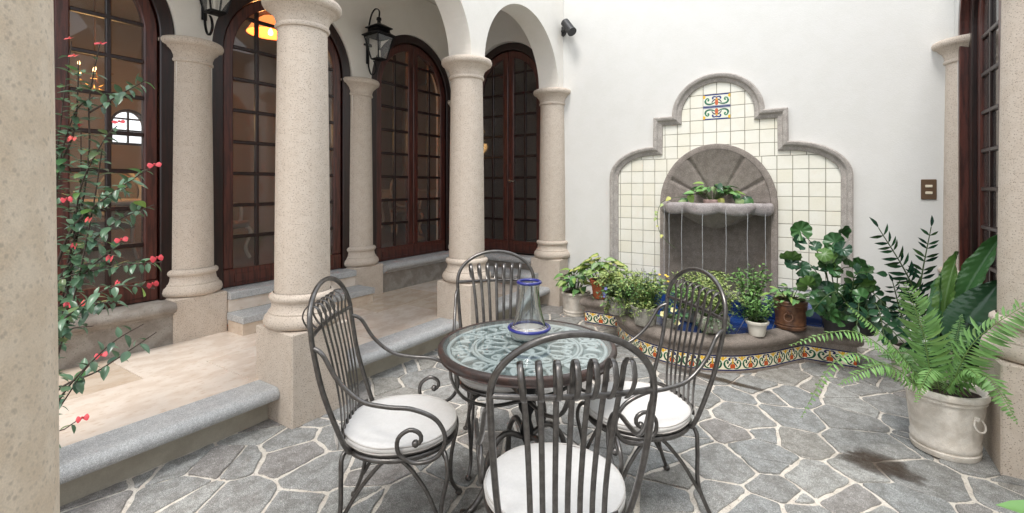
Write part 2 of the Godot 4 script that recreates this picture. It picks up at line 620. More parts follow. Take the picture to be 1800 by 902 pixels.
	t = stone(256, Color8(116, 113, 111), Color8(100, 97, 95), 1.0, 0.12, Color8(84, 74, 68), 0.2, 0.04, 101, 0.05)
	var ir := tex_mat("iron", t, Vector3(7, 7, 7), 0.01, 0.3, false)
	ir.metallic = 0.85
	t = stone(128, Color8(76, 68, 66), Color8(88, 66, 60), 0.8, 0.3, Color8(40, 34, 34), 0.3, 0.0, 105, 0.05)
	tex_mat("rim_iron", t, Vector3(6, 6, 6), 0.02, 0.42, false).metallic = 0.4
	mat("black_iron", Color8(18, 18, 20), 0.45, 0.3)
	mat("backing", lin(0.13, 0.17, 0.17), 0.6)
	mat("casting", lin(0.33, 0.38, 0.38), 0.5, 0.1)
	t = stone(256, Color8(229, 226, 223), Color8(224, 221, 217), 0.6, 0.05, Color8(220, 214, 208), 0.1, 0.0, 111)
	var cl := tex_mat("cushion", t, Vector3(4, 4, 4), 0.04, 0.95, false)
	cl.rim_enabled = true
	cl.rim = 0.3
	mat("piping", Color8(206, 201, 196), 0.95)
	var g := mat("pane", Color(0.93, 0.96, 0.96, 0.06), 0.0)
	g.transparency = BaseMaterial3D.TRANSPARENCY_ALPHA
	g.metallic_specular = 0.6
	g = mat("dark_pane", Color(0.36, 0.34, 0.33, 0.5), 0.04)
	g.transparency = BaseMaterial3D.TRANSPARENCY_ALPHA
	g = mat("table_glass", Color(0.86, 0.95, 0.94, 0.1), 0.02)
	g.transparency = BaseMaterial3D.TRANSPARENCY_ALPHA
	g.metallic_specular = 0.7
	g = mat("clear_glass", Color(0.945, 0.968, 0.972, 0.0), 0.0)
	g.refraction_enabled = true
	g.refraction_scale = 0.05
	g = mat("frost_glass", Color(0.9, 0.91, 0.9, 0.5), 0.2)
	g.transparency = BaseMaterial3D.TRANSPARENCY_ALPHA
	mat("blue_glass", Color8(12, 26, 122), 0.06).clearcoat_enabled = true
	g = mat("water", Color(0.75, 0.85, 0.9, 0.12), 0.01)
	g.transparency = BaseMaterial3D.TRANSPARENCY_ALPHA
	g = mat("water_jet", Color(0.92, 0.94, 0.96, 0.3), 0.3)
	g.transparency = BaseMaterial3D.TRANSPARENCY_ALPHA
	g = mat("stain", Color(0.25, 0.18, 0.125, 0.72), 0.32)
	g.vertex_color_use_as_albedo = true
	g.transparency = BaseMaterial3D.TRANSPARENCY_ALPHA
	mat("rust", Color8(142, 112, 88), 0.9)
	mat("mineral_fill", Color8(226, 214, 206), 0.8)
	t = stone(256, Color8(230, 223, 213), Color8(212, 203, 191), 1.0, 0.1, Color8(170, 155, 140), 0.15, 0.0, 121, 0.05)
	tex_mat("whitewashed_clay", t, Vector3(2.6, 2.6, 2.6), 0.15, 0.9)
	t = stone(256, Color8(186, 102, 66), Color8(160, 80, 50), 1.0, 0.12, Color8(120, 60, 40), 0.3, 0.0, 126, 0.06)
	tex_mat("terracotta", t, Vector3(4, 4, 4), 0.1, 0.85)
	t = stone(256, Color8(112, 78, 56), Color8(84, 56, 42), 1.0, 0.2, Color8(60, 40, 30), 0.3, 0.0, 131, 0.06)
	tex_mat("brown_glaze", t, Vector3(4, 4, 4), 0.1, 0.42)
	t = stone(256, Color8(190, 186, 176), Color8(150, 148, 138), 1.0, 0.3, Color8(92, 90, 84), 0.6, 0.05, 136, 0.12)
	tex_mat("pale_stone", t, Vector3(4, 4, 4), 0.4, 0.9)
	mat("white_pot", Color8(226, 220, 208), 0.6)
	mat("pink_pot", Color8(196, 168, 162), 0.85)
	mat("dark_pot", Color8(58, 58, 60), 0.6)
	t = stone(128, Color8(58, 44, 34), Color8(36, 27, 21), 1.0, 0.7, Color8(18, 14, 10), 0.6, 0.03, 141, 0.1)
	tex_mat("soil", t, Vector3(6, 6, 6), 1.0, 1.0)
	mat("switch_plate", Color8(104, 82, 62), 0.4, 0.3)
	mat("switch_key", Color8(226, 216, 192), 0.5)
	mat("lamp_steel", Color8(62, 62, 64), 0.45, 0.5)
	mat("nickel", Color8(200, 196, 188), 0.2, 1.0)
	for d in [["leaf_fern", 0.19, 0.37, 0.12, 0.48], ["leaf_fern_deep", 0.09, 0.2, 0.06, 0.5], ["leaf_deep", 0.03, 0.085, 0.04, 0.26], ["leaf_dark", 0.018, 0.052, 0.03, 0.22], ["leaf_mid", 0.06, 0.16, 0.05, 0.36], ["leaf_fresh", 0.18, 0.36, 0.11, 0.42], ["leaf_pale", 0.42, 0.52, 0.26, 0.5], ["leaf_lime", 0.36, 0.46, 0.17, 0.5], ["leaf_grey", 0.17, 0.27, 0.16, 0.5], ["leaf_shrub", 0.11, 0.2, 0.12, 0.32], ["leaf_shrub_dark", 0.065, 0.125, 0.075, 0.3]]:
		var lm := mat(d[0], lin(d[1], d[2], d[3]), d[4])
		lm.backlight_enabled = true
		lm.backlight = Color(0.3, 0.34, 0.12)
		lm.vertex_color_use_as_albedo = true
	for d in ["leaf_fern", "leaf_fern_deep", "leaf_deep", "leaf_dark", "leaf_mid", "leaf_fresh", "leaf_pale", "leaf_lime", "leaf_grey", "leaf_shrub", "leaf_shrub_dark"]:
		var own: Color = M[d].albedo_color
		tinted(d + "_b", d, Color(own.r * 1.12 + 0.02, own.g * 1.04, own.b * 0.9))
		tinted(d + "_c", d, Color(own.r * 0.86, own.g * 0.9, own.b * 0.95))
	mat("stalk", lin(0.06, 0.1, 0.03), 0.6)
	mat("bark", lin(0.07, 0.05, 0.04), 0.85)
	var rd := mat("bract", lin(0.62, 0.06, 0.08), 0.55)
	rd.backlight_enabled = true
	rd.backlight = Color(0.35, 0.1, 0.1)
	mat("bract_pink", lin(0.68, 0.09, 0.08), 0.55)
	mat("pollen", lin(0.7, 0.5, 0.06), 0.6)
	mat("petal", lin(0.75, 0.68, 0.35), 0.5)
	mat("violet_petal", lin(0.12, 0.14, 0.42), 0.6)
	mat("room_wall", lin(0.38, 0.3, 0.21), 0.9)
	mat("room_floor", lin(0.08, 0.05, 0.035), 0.3)
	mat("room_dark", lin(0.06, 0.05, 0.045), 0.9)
	mat("painted_wood", lin(0.62, 0.56, 0.46), 0.5)
	mat("seat_cloth", lin(0.3, 0.24, 0.17), 0.9)
	mat("brass", lin(0.35, 0.22, 0.08), 0.35, 0.9)
	var bl := mat("bulb", lin(1.0, 0.7, 0.35), 0.5)
	bl.emission_enabled = true
	bl.emission = lin(1.0, 0.62, 0.26)
	bl.emission_energy_multiplier = 3.0
	var sh := mat("shade", lin(0.75, 0.2, 0.05), 0.7)
	sh.emission_enabled = true
	sh.emission = lin(1.0, 0.24, 0.06)
	sh.emission_energy_multiplier = 0.9


# ------------------------------------------------------------------ scene
func _ready() -> void:
	rng.seed = 20240611
	var cam := Camera3D.new()
	cam.name = "camera"
	cam.position = V(0, 1.5, 0)
	cam.rotation_degrees = V(0, 33.27, 0)
	cam.near = 0.05
	cam.far = 300.0
	cam.projection = Camera3D.PROJECTION_FRUSTUM     # a shift lens: level camera, horizon above the middle
	cam.size = 902.0 / 835.0 * cam.near
	cam.frustum_offset = P(0, -124.0 / 835.0 * cam.near)
	cam.current = true
	add_child(cam)

	var we := WorldEnvironment.new()
	we.name = "world_environment"
	var env := Environment.new()
	env.background_mode = Environment.BG_SKY
	var sm := ProceduralSkyMaterial.new()
	sm.sky_top_color = Color(0.915, 0.94, 0.97)
	sm.sky_horizon_color = Color(0.93, 0.94, 0.95)
	sm.sky_curve = 0.2
	sm.ground_horizon_color = Color(0.62, 0.61, 0.58)
	sm.ground_bottom_color = Color(0.4, 0.39, 0.37)
	sm.sky_energy_multiplier = 1.0
	env.sky = Sky.new()
	env.sky.sky_material = sm
	env.tonemap_mode = Environment.TONE_MAPPER_LINEAR
	env.tonemap_exposure = 2.07
	env.sdfgi_enabled = true
	env.ssao_enabled = true
	env.ssil_enabled = true
	we.environment = env
	add_child(we)

	var sun := DirectionalLight3D.new()              # a bright overcast sky, thinnest almost overhead
	sun.name = "sun"
	sun.light_energy = 0.46
	sun.light_color = Color(1.0, 0.985, 0.965)
	sun.light_angular_distance = 18.0
	sun.shadow_enabled = true
	sun.rotation_degrees = V(-60, 6, 0)
	add_child(sun)

	make_materials()
	build_walls()
	build_floors()
	build_columns()
	build_sills()
	build_doors()
	build_rooms()
	build_fountain()
	build_table()
	build_chairs()
	build_fittings()
	build_leaf_shapes()
	build_pots()
	build_fern()
	build_shrub()


# ------------------------------------------------------------------ walls
func arch_notches(x0: float, x1: float, lo: float, hi: float, arches: Array) -> PackedVector2Array:
	# wall outline from x0 to x1 (x1 > x0) with arched openings [middle, radius, spring, foot] cut from its lower edge
	var q := PackedVector2Array([P(x0, lo)])
	for a in arches:
		if a[3] > lo + 1e-4:
			pass
		q.append(P(a[0] - a[1], lo))
		if a[2] > lo:
			q.append(P(a[0] - a[1], a[2]))
		var arc := arc2(a[0], a[2], a[1], a[1], PI, 0.0, 40)
		for i in range(1 if true else 0, arc.size() - 1):
			q.append(arc[i])
		if a[2] > lo:
			q.append(P(a[0] + a[1], a[2]))
		q.append(P(a[0] + a[1], lo))
	q.append(P(x1, lo)); q.append(P(x1, hi)); q.append(P(x0, hi))
	return q


func build_walls() -> void:
	# frames: local x runs along world z (or x), y up
	var along_z := Transform3D(Basis(V(0, 0, 1), V(0, 1, 0), V(-1, 0, 0)), Vector3.ZERO)   # local z = -world x
	var wall := MB.new()
	var face := arch_notches(-4.85, 1.45, 0.0, 4.15, [[-3.70, 0.66, 2.84, 0.0]])
	var hole := PackedVector2Array([P(FX - 0.513, -0.1)])
	hole.append_array(arc2(FX, 1.30, 0.513, 0.582, PI, 0, 36))
	hole.append(P(FX + 0.513, -0.1))
	wall.prism(Geometry2D.clip_polygons(face, hole)[0], WALL_Z - 0.3, WALL_Z)     # recess of the fountain niche
	tag(put("back_wall", wall, M.plaster_toned_down), "tall white plastered wall behind the stone wall fountain", "wall")
	wall = MB.new()
	wall.prism(arch_notches(WALL_Z + 0.002, 2.1, 0.0, 4.0, [[-4.53, 0.74, SPRING, 0.0], [-2.778, 0.74, SPRING, 0.0], [-1.023, 0.74, SPRING, 0.0]]), 4.80, 4.48, along_z)
	tag(put("door_wall", wall, M.plaster_cream_lifted), "cream plastered gallery wall with three arched wooden doors", "wall")
	wall = MB.new()
	wall.prism(arch_notches(WALL_Z + 0.002, 0.13, SPRING, 4.15, [[-4.538, 0.776, SPRING, 0], [-2.778, 0.776, SPRING, 0], [-1.023, 0.776, SPRING, 0]]), 3.07, 2.79, along_z)
	tag(put("arcade_wall", wall, M.plaster_cream_lifted), "white plastered arcade of round arches on stone columns", "wall")
	wall = MB.new()
	wall.prism(arch_notches(WALL_Z + 0.002, 2.1, 0.0, 3.62, [[-4.53, 0.79, SPRING, 0.0]]), -1.28, -0.93, along_z)
	tag(put("side_wall", wall, M.plaster_toned_down), "white wall with an arched dark door beside the fern", "wall")
	wall = MB.new()
	wall.box(V(-2.788, SPRING, -0.17), V(0.928, SPRING + 0.28, 0.06), 0.01)  # unseen overhead, shaped as a low beam so it blocks little light
	tag(put("added_near_beam", wall, M.plaster_cream_lifted), "unseen white plastered beam added over the pitted column, kept low for light", "beam")
	wall = MB.new()
	wall.box(V(-4.5, 0, 2.102), V(1.3, 1.3, 2.3))  # unseen wall, lowered to let more light reach the gallery
	tag(put("added_end_wall", wall, M.plaster_toned_down), "plain white wall added unseen behind the viewer, kept low for light", "wall")
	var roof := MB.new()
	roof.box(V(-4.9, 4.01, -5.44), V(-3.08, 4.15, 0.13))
	tag(put("ceiling", roof, M.plaster_cream_lifted), "", "", "", "structure")


# ------------------------------------------------------------------ floors
func build_floors() -> void:
	var bed := MB.new()
	bed.box(V(-2.99, -0.2, -5.45), V(1.3, 0.0, 2.1))
	var paving := put("courtyard_paving", bed, M.mortar)
	tag(paving, "", "", "", "structure")
	# where the stones lie: the large ones as they are laid here, smaller ones between
	var seeds: Array[Vector2] = []
	for s in stone_spots():
		seeds.append(s)
	var tries := 0
	while tries < 6000:
		tries += 1
		var p := P(rnd(-3.05, 1.25), rnd(-5.5, 1.6))
		var gap := rnd(0.2, 0.36) if p.y < -0.6 else 0.4
		var ok := true
		for s in seeds:
			if s.distance_to(p) < gap:
				ok = false
				break
		if ok:
			seeds.append(p)
	var heavy := PackedFloat32Array()
	for s in seeds:
		heavy.append(rnd(-0.02, 0.02))
	var kinds := ["flagstone", "flagstone_blue", "flagstone", "flagstone_pale", "flagstone_dark", "flagstone_warm", "flagstone_blue", "flagstone_violet"]
	var area := PackedVector2Array([P(-2.975, -5.44), P(1.25, -5.44), P(1.25, 1.6), P(-2.975, 1.6)])
	for i in seeds.size():
		var s := seeds[i]
		if s.y > 0.4:
			continue
		var cell := PackedVector2Array([s + P(-0.5, -0.5), s + P(0.5, -0.5), s + P(0.5, 0.5), s + P(-0.5, 0.5)])
		for j in seeds.size():
			if j == i or seeds[j].distance_to(s) > 1.1:
				continue
			var d := (seeds[j] - s).normalized()
			var apart := seeds[j].distance_to(s)
			var mid := s + d * (apart * 0.5 + (heavy[i] - heavy[j]) / (2.0 * apart))
			var keep := PackedVector2Array()
			for k in cell.size():
				var a := cell[k]
				var b := cell[(k + 1) % cell.size()]
				var da := (a - mid).dot(d)
				var db := (b - mid).dot(d)
				if da <= 0.0:
					keep.append(a)
				if (da < 0.0 and db > 0.0) or (da > 0.0 and db < 0.0):
					keep.append(a.lerp(b, da / (da - db)))
			cell = keep
			if cell.size() < 3:
				break
		if cell.size() < 3:
			continue
		var cut := Geometry2D.intersect_polygons(cell, area)
		if cut.is_empty():
			continue
		var pieces: Array = [cut[0]]
		if rng.randf() < 0.42:                     # broken across into two uneven pieces
			var dir := Vector2.from_angle(rnd(0, TAU))
			var at := s + dir.orthogonal() * rnd(-0.07, 0.07)
			var half := PackedVector2Array([at - dir * 2.0, at + dir * 2.0, at + dir * 2.0 + dir.orthogonal() * 2.0, at - dir * 2.0 + dir.orthogonal() * 2.0])
			var other := PackedVector2Array([at - dir * 2.0, at + dir * 2.0, at + dir * 2.0 - dir.orthogonal() * 2.0, at - dir * 2.0 - dir.orthogonal() * 2.0])
			pieces = Geometry2D.intersect_polygons(cut[0], half) + Geometry2D.intersect_polygons(cut[0], other)
		for piece in pieces:
			lay_stone(piece, M[kinds[rng.randi() % kinds.size()]], paving)
	# gallery floor: big travertine slabs on a bed
	bed = MB.new()
	bed.box(V(-4.6, -0.2, -5.45), V(-3.03, GALLERY - 0.006, 2.1))
	var gal := put("gallery_floor", bed, M.mortar)
	tag(gal, "", "", "", "structure")
	var names := ["travertine", "travertine_pale", "travertine_deep"]
	for r in 2:
		var xa := -4.5 + r * 0.76
		var xb := xa + (0.76 if r == 0 else 0.655)
		var z := -5.45 + (0.25 if r == 0 else 0.85)
		var za := -5.45
		while za < 2.0:
			var zb := minf(z, 2.1)
			var mb := MB.new()
			mb.box(V(xa + 0.0025, GALLERY - 0.006, za + 0.0025), V(xb - 0.0025, GALLERY, zb - 0.0025), 0.001)
			put("floor_tile", mb, M[names[rng.randi() % 3]], gal)
			za = zb
			z += 0.98

	# wet patches, fading at their edges
	for st in [[P(0.25, -3.2), 0.22, 0.12, 0.35, "brown wet patch on the paving beside the fern pot"], [P(-0.72, -3.93), 0.36, 0.06, 0.1, "damp streak on the paving along the curved fountain basin"], [P(-2.72, -0.62), 0.1, 0.055, 0.3, "small dark stain on the paving by the gallery step"], [P(0.46, -2.62), 0.07, 0.03, 0.6, "small brown stain in a paving joint right of the wet patch"]]:
		var mb := MB.new()
		var rings := [0.0, 0.35, 0.6, 0.8, 1.0]
		var alpha := [1.0, 0.95, 0.85, 0.55, 0.0]
		for i in 5:
			for k in 72:
				var a := TAU * k / 72.0
				var rr: float = 1.0 + (0.2 * sin(a * 2.0 + st[1] * 20.0) + 0.15 * sin(a * 3.0 + 1.0 + st[1]) + 0.1 * sin(a * 7.0 + 0.5 + 4.0 * rings[i]) + 0.05 * sin(a * 13.0 + 2.0 - 5.0 * rings[i])) * rings[i]
				var q: Vector2 = st[0] + (P(cos(a) * st[1], sin(a) * st[2]) * rr * rings[i]).rotated(st[3])
				var tone: float = 1.0 + 0.12 * sin(a * 3.0 + rings[i] * 6.0)
				mb.col = Color(tone, tone, tone, clampf(alpha[i] + 0.12 * sin(a * 4.0 + rings[i] * 9.0), 0.0, 1.0) if i < 4 else 0.0)
				mb.pt(V(q.x, 0.0148, q.y), Vector3.UP)
		for i in 4:
			for k in 72:
				var a := i * 72 + k
				var b := i * 72 + (k + 1) % 72
				mb.tri_i(a, b, b + 72)
				mb.tri_i(a, b + 72, a + 72)
		tag(put("wet_patch", mb, M.stain), st[4], "stain")


func lay_stone(outline: PackedVector2Array, material: Material, paving: Node) -> void:
	var inset := Geometry2D.offset_polygon(outline, -rnd(0.006, 0.014), Geometry2D.JOIN_MITER)
	if inset.is_empty():
		return
	var q: PackedVector2Array = inset[0]
	var w := PackedVector2Array()
	for k in q.size():
		var a := q[k]
		var b := q[(k + 1) % q.size()]
		var l := a.distance_to(b)
		if l < 0.02:
			w.append((a + b) * 0.5)
			continue
		var nrm := (b - a).orthogonal().normalized()
		var cutoff := minf(rnd(0.002, 0.018) * (2.5 if rng.randf() < 0.15 else 1.0), l * 0.3)
		w.append(a.lerp(b, cutoff / l))
		var parts := int(l / 0.045)
		var bow := rnd(-0.007, 0.005)
		for c in parts:
			var t := (c + 0.5) / parts
			w.append(a.lerp(b, lerpf(cutoff / l, 1.0 - cutoff / l, t)) + nrm * (bow * sin(PI * t) + rnd(-0.0045, 0.0045)))
		w.append(a.lerp(b, 1.0 - cutoff / l))
	if Geometry2D.triangulate_polygon(w).is_empty():
		return
	var mb := MB.new()
	mb.prism(w, 0.0, rnd(0.007, 0.0135), Transform3D(Basis(V(1, 0, 0), V(0, 0, -1), V(0, 1, 0)), Vector3.ZERO) * Transform3D(Basis.from_scale(V(1, -1, 1)), Vector3.ZERO), 0.004, false)
	put("flagstone", mb, material, paving)


func stone_spots() -> Array:
	var out := []
	for q in [[-2.79, -0.66], [-2.56, -1.02], [-2.68, -1.32], [-2.46, -1.56], [-2.36, -1.14], [-2.34, -0.92], [-2.6, -1.62], [-2.1, -1.32], [-2.22, -1.56], [-2.42, -1.78], [-2.3, -1.95], [-2.02, -1.72], [-2.1, -2.1], [-2.5, -2.3], [-2.55, -2.75], [-2.25, -2.6], [-1.86, -1.5], [-1.78, -1.22], [-1.62, -1.62], [-1.9, -1.96], [-1.95, -2.38], [-1.64, -2.0],
		[-0.43, -3.4], [-0.5, -3.12], [-0.29, -3.24], [-0.12, -3.26], [-0.14, -3.6], [-0.5, -2.78], [-0.31, -2.96], [-0.18, -2.66], [-0.4, -2.45], [-0.2, -2.38], [-0.02, -2.86], [-0.04, -2.42], [0.06, -2.08], [-0.33, -2.15], [-0.14, -1.98], [0.16, -2.76], [0.2, -3.1], [0.34, -2.9], [0.42, -3.2], [0.26, -2.56], [0.22, -3.44], [0.44, -3.58], [0.24, -2.28], [0.42, -2.55], [0.52, -2.78], [0.62, -2.95], [0.2, -1.88], [0.44, -2.2], [0.66, -2.62], [0.8, -2.9]]:
		out.append(P(q[0], q[1]))
	return out


# ------------------------------------------------------------------ columns
func make_column(called: String, label: String, at: Vector3, foot: float) -> Node3D:
	var c := base(called, at)
	tag(c, label, "column")
	var mb := MB.new()
	mb.box(V(-0.207, foot, -0.207), V(0.207, PLINTH, 0.207), 0.008)
	put("plinth", mb, M.column_stone, c)
	mb = MB.new()
	var p := [P(0.19, PLINTH), P(0.215, PLINTH + 0.004), P(0.234, PLINTH + 0.018), P(0.24, PLINTH + 0.042), P(0.232, PLINTH + 0.07), P(0.214, PLINTH + 0.088), P(0.21, PLINTH + 0.092), P(0.21, PLINTH + 0.102), P(0.2, PLINTH + 0.108), P(0.192, PLINTH + 0.13), P(0.188, PLINTH + 0.16), P(0.19, PLINTH + 0.168), P(0.2, PLINTH + 0.174), P(0.207, PLINTH + 0.19), P(0.204, PLINTH + 0.206), P(0.192, PLINTH + 0.216), P(0.18, PLINTH + 0.222)]
	mb.lathe(p, 48)
	put("base", mb, M.column_stone, c)
	mb = MB.new()
	var s := []
	for i in 11:
		var t := i / 10.0
		s.append(P(lerpf(0.173, 0.155, pow(t, 1.4)), lerpf(PLINTH + 0.21, SPRING - 0.19, t)))
	mb.lathe(s, 48)
	put("shaft", mb, M.column_stone, c)
	mb = MB.new()
	p = [P(0.15, SPRING - 0.196), P(0.166, SPRING - 0.194), P(0.172, SPRING - 0.183), P(0.17, SPRING - 0.172), P(0.163, SPRING - 0.164), P(0.166, SPRING - 0.14), P(0.178, SPRING - 0.11), P(0.196, SPRING - 0.09), P(0.205, SPRING - 0.084), P(0.21, SPRING - 0.072), P(0.222, SPRING - 0.066), P(0.238, SPRING - 0.058), P(0.247, SPRING - 0.042), P(0.248, SPRING - 0.022), P(0.24, SPRING - 0.006), P(0.228, SPRING), P(0.0, SPRING)]
	mb.lathe(p, 48)
	put("capital", mb, M.column_stone, c)
	return c


func build_columns() -> void:
	var first := make_column("column", "tall pale column standing right behind the left iron chair", V(ARCADE_X, 0, COLUMN_Z[1]), 0.0)
	var list := [
		["column", V(ARCADE_X, 0, COLUMN_Z[2]), "front arcade column standing behind the chair at the table's far side"],
		["column", V(ARCADE_X, 0, COLUMN_Z[3]), "slender corner column where the arcade meets the white fountain wall"],
		["column", V(ARCADE_X, 0, COLUMN_Z[0]), "front arcade column left of the flowering shrub's pot"],
		["column", V(-1.0, 0, -0.057), "pitted column shaft filling the photo's left edge, close up", "near_stone"],
		["column", V(0.972, 0, -3.64), "thick column behind the fern in the white pot"],
		["column", V(1.03, 0, -5.45), "half column beside the brass light switch, framing the dark side door"],
		["column", V(REAR_X, 0, COLUMN_Z[1]), "half column on the door wall between the two left doors"],
		["column", V(REAR_X, 0, COLUMN_Z[2]), "half column on the door wall under the whole hanging lantern"],
		["column", V(REAR_X, 0, COLUMN_Z[3]), "half column in the gallery's inner corner, mostly behind the far arcade column"],
		["column", V(REAR_X, 0, COLUMN_Z[0]), "half column left of the door behind the shrub"]]
	for l in list:
		var c := copy(first, l[0], l[1], 0.0)
		c.set_meta("label", l[2])
		if l.size() > 3:
			for k in c.get_children():
				k.material_override = M[l[3]]


# ------------------------------------------------------------------ steps and sills
func build_sills() -> void:
	var nose := PackedVector2Array([P(-3.085, 0.148), P(-2.892, 0.15)])
	nose.append_array(arc2(-2.892, 0.192, 0.042, 0.042, -PI / 2, PI / 2, 10))
	nose.append(P(-3.085, GALLERY))
	var bays := [[-1.69, -0.36, "long grey stone step edge left of the near arcade column"], [-3.447, -2.11, "grey stone step edge behind the iron table between two columns"], [-5.21, -3.866, "grey stone step edge reaching the corner column by the flowerpots"]]
	for b in bays:
		var st := base("gallery_step", V(0, 0, 0))
		tag(st, b[2], "step", "steps along the arcade")
		var mb := MB.new()
		mb.prism(nose, b[0], b[1], Transform3D.IDENTITY)
		put("nosing", mb, M.grey_stone, st)
		mb = MB.new()
		mb.box(V(-3.03, 0.0, b[0]), V(-2.985, 0.149, b[1]))
		put("riser", mb, M.cement, st)
	# moulded sills under the first and third doors of the gallery
	var sill := PackedVector2Array([P(-4.62, 0.46), P(-4.36, 0.46), P(-4.35, 0.478), P(-4.325, 0.49)])
	sill.append_array(arc2(-4.33, 0.53, 0.04, 0.04, -PI / 2 + 0.2, PI / 2, 9))
	sill.append(P(-4.62, SILL))
	for b in [[-1.695, -0.35, "moulded stone door sill behind the flowering shrub"], [-5.2, -3.865, "moulded grey stone sill under the double door by the far column"]]:
		var st := base("door_sill")
		tag(st, b[2], "door sill", "sills under the gallery doors")
		var mb := MB.new()
		mb.prism(sill, b[0], b[1])
		put("sill_stone", mb, M.grey_stone if b[0] < -3 else M.grey_render, st)
		mb = MB.new()
		mb.box(V(-4.6, GALLERY, b[0]), V(-4.368, 0.459, b[1]))
		put("panel", mb, M.grey_render, st)
	var st := base("door_steps")
	tag(st, "two grey slab steps up to the middle gallery door", "step")
	var mb := MB.new()
	mb.box(V(-4.62, 0.505, -3.45), V(-4.315, SILL, -2.11), 0.006)
	put("upper_slab", mb, M.grey_stone, st)
	mb = MB.new()
	mb.box(V(-4.6, 0.397, -3.45), V(-4.345, 0.504, -2.11))
	put("upper_riser", mb, M.travertine_pale, st)
	mb = MB.new()
	mb.box(V(-4.345, 0.335, -3.50), V(-4.075, 0.396, -2.095), 0.005)
	put("lower_slab", mb, M.grey_stone, st)
	mb = MB.new()
	mb.box(V(-4.345, GALLERY, -3.49), V(-4.095, 0.334, -2.105))
	put("lower_riser", mb, M.travertine_deep, st)
	st = base("end_door_steps")
	tag(st, "grey stone step below the dark door at the gallery's end", "step")
	mb = MB.new()
	var sl := PackedVector2Array([P(-5.44, 0.48), P(-5.3, 0.48)])
	sl.append_array(arc2(-5.3, 0.525, 0.045, 0.045, -PI / 2, PI / 2, 8))
	sl.append(P(-5.44, SILL))
	var zx := Transform3D(Basis(V(0, 0, 1), V(0, 1, 0), V(-1, 0, 0)), Vector3.ZERO)
	mb.prism(sl, 4.34, 3.12, zx)
	put("sill_stone", mb, M.grey_stone, st)
	mb = MB.new()
	mb.box(V(-4.34, 0.397, -5.44), V(-3.12, 0.479, -5.33))
	put("riser", mb, M.grey_render, st)
	mb = MB.new()
	mb.prism(PackedVector2Array([P(-5.44, 0.31), P(-5.07, 0.31), P(-5.035, 0.33), P(-5.03, 0.365), P(-5.05, 0.39), P(-5.08, 0.396), P(-5.44, 0.396)]), 4.2, 3.02, zx)
	put("lower_slab", mb, M.grey_stone, st)
	mb = MB.new()
	mb.box(V(-4.18, GALLERY, -5.44), V(-3.04, 0.309, -5.09))
	put("lower_riser", mb, M.grey_render, st)


# ------------------------------------------------------------------ arched double doors
func flat(poly: PackedVector2Array, z: float) -> MB:
	var mb := MB.new()
	for p in poly:
		mb.pt(V(p.x, p.y, z), V(0, 0, 1), p)
	for i in Geometry2D.triangulate_polygon(poly):
		mb.ix.append(i)
	return mb


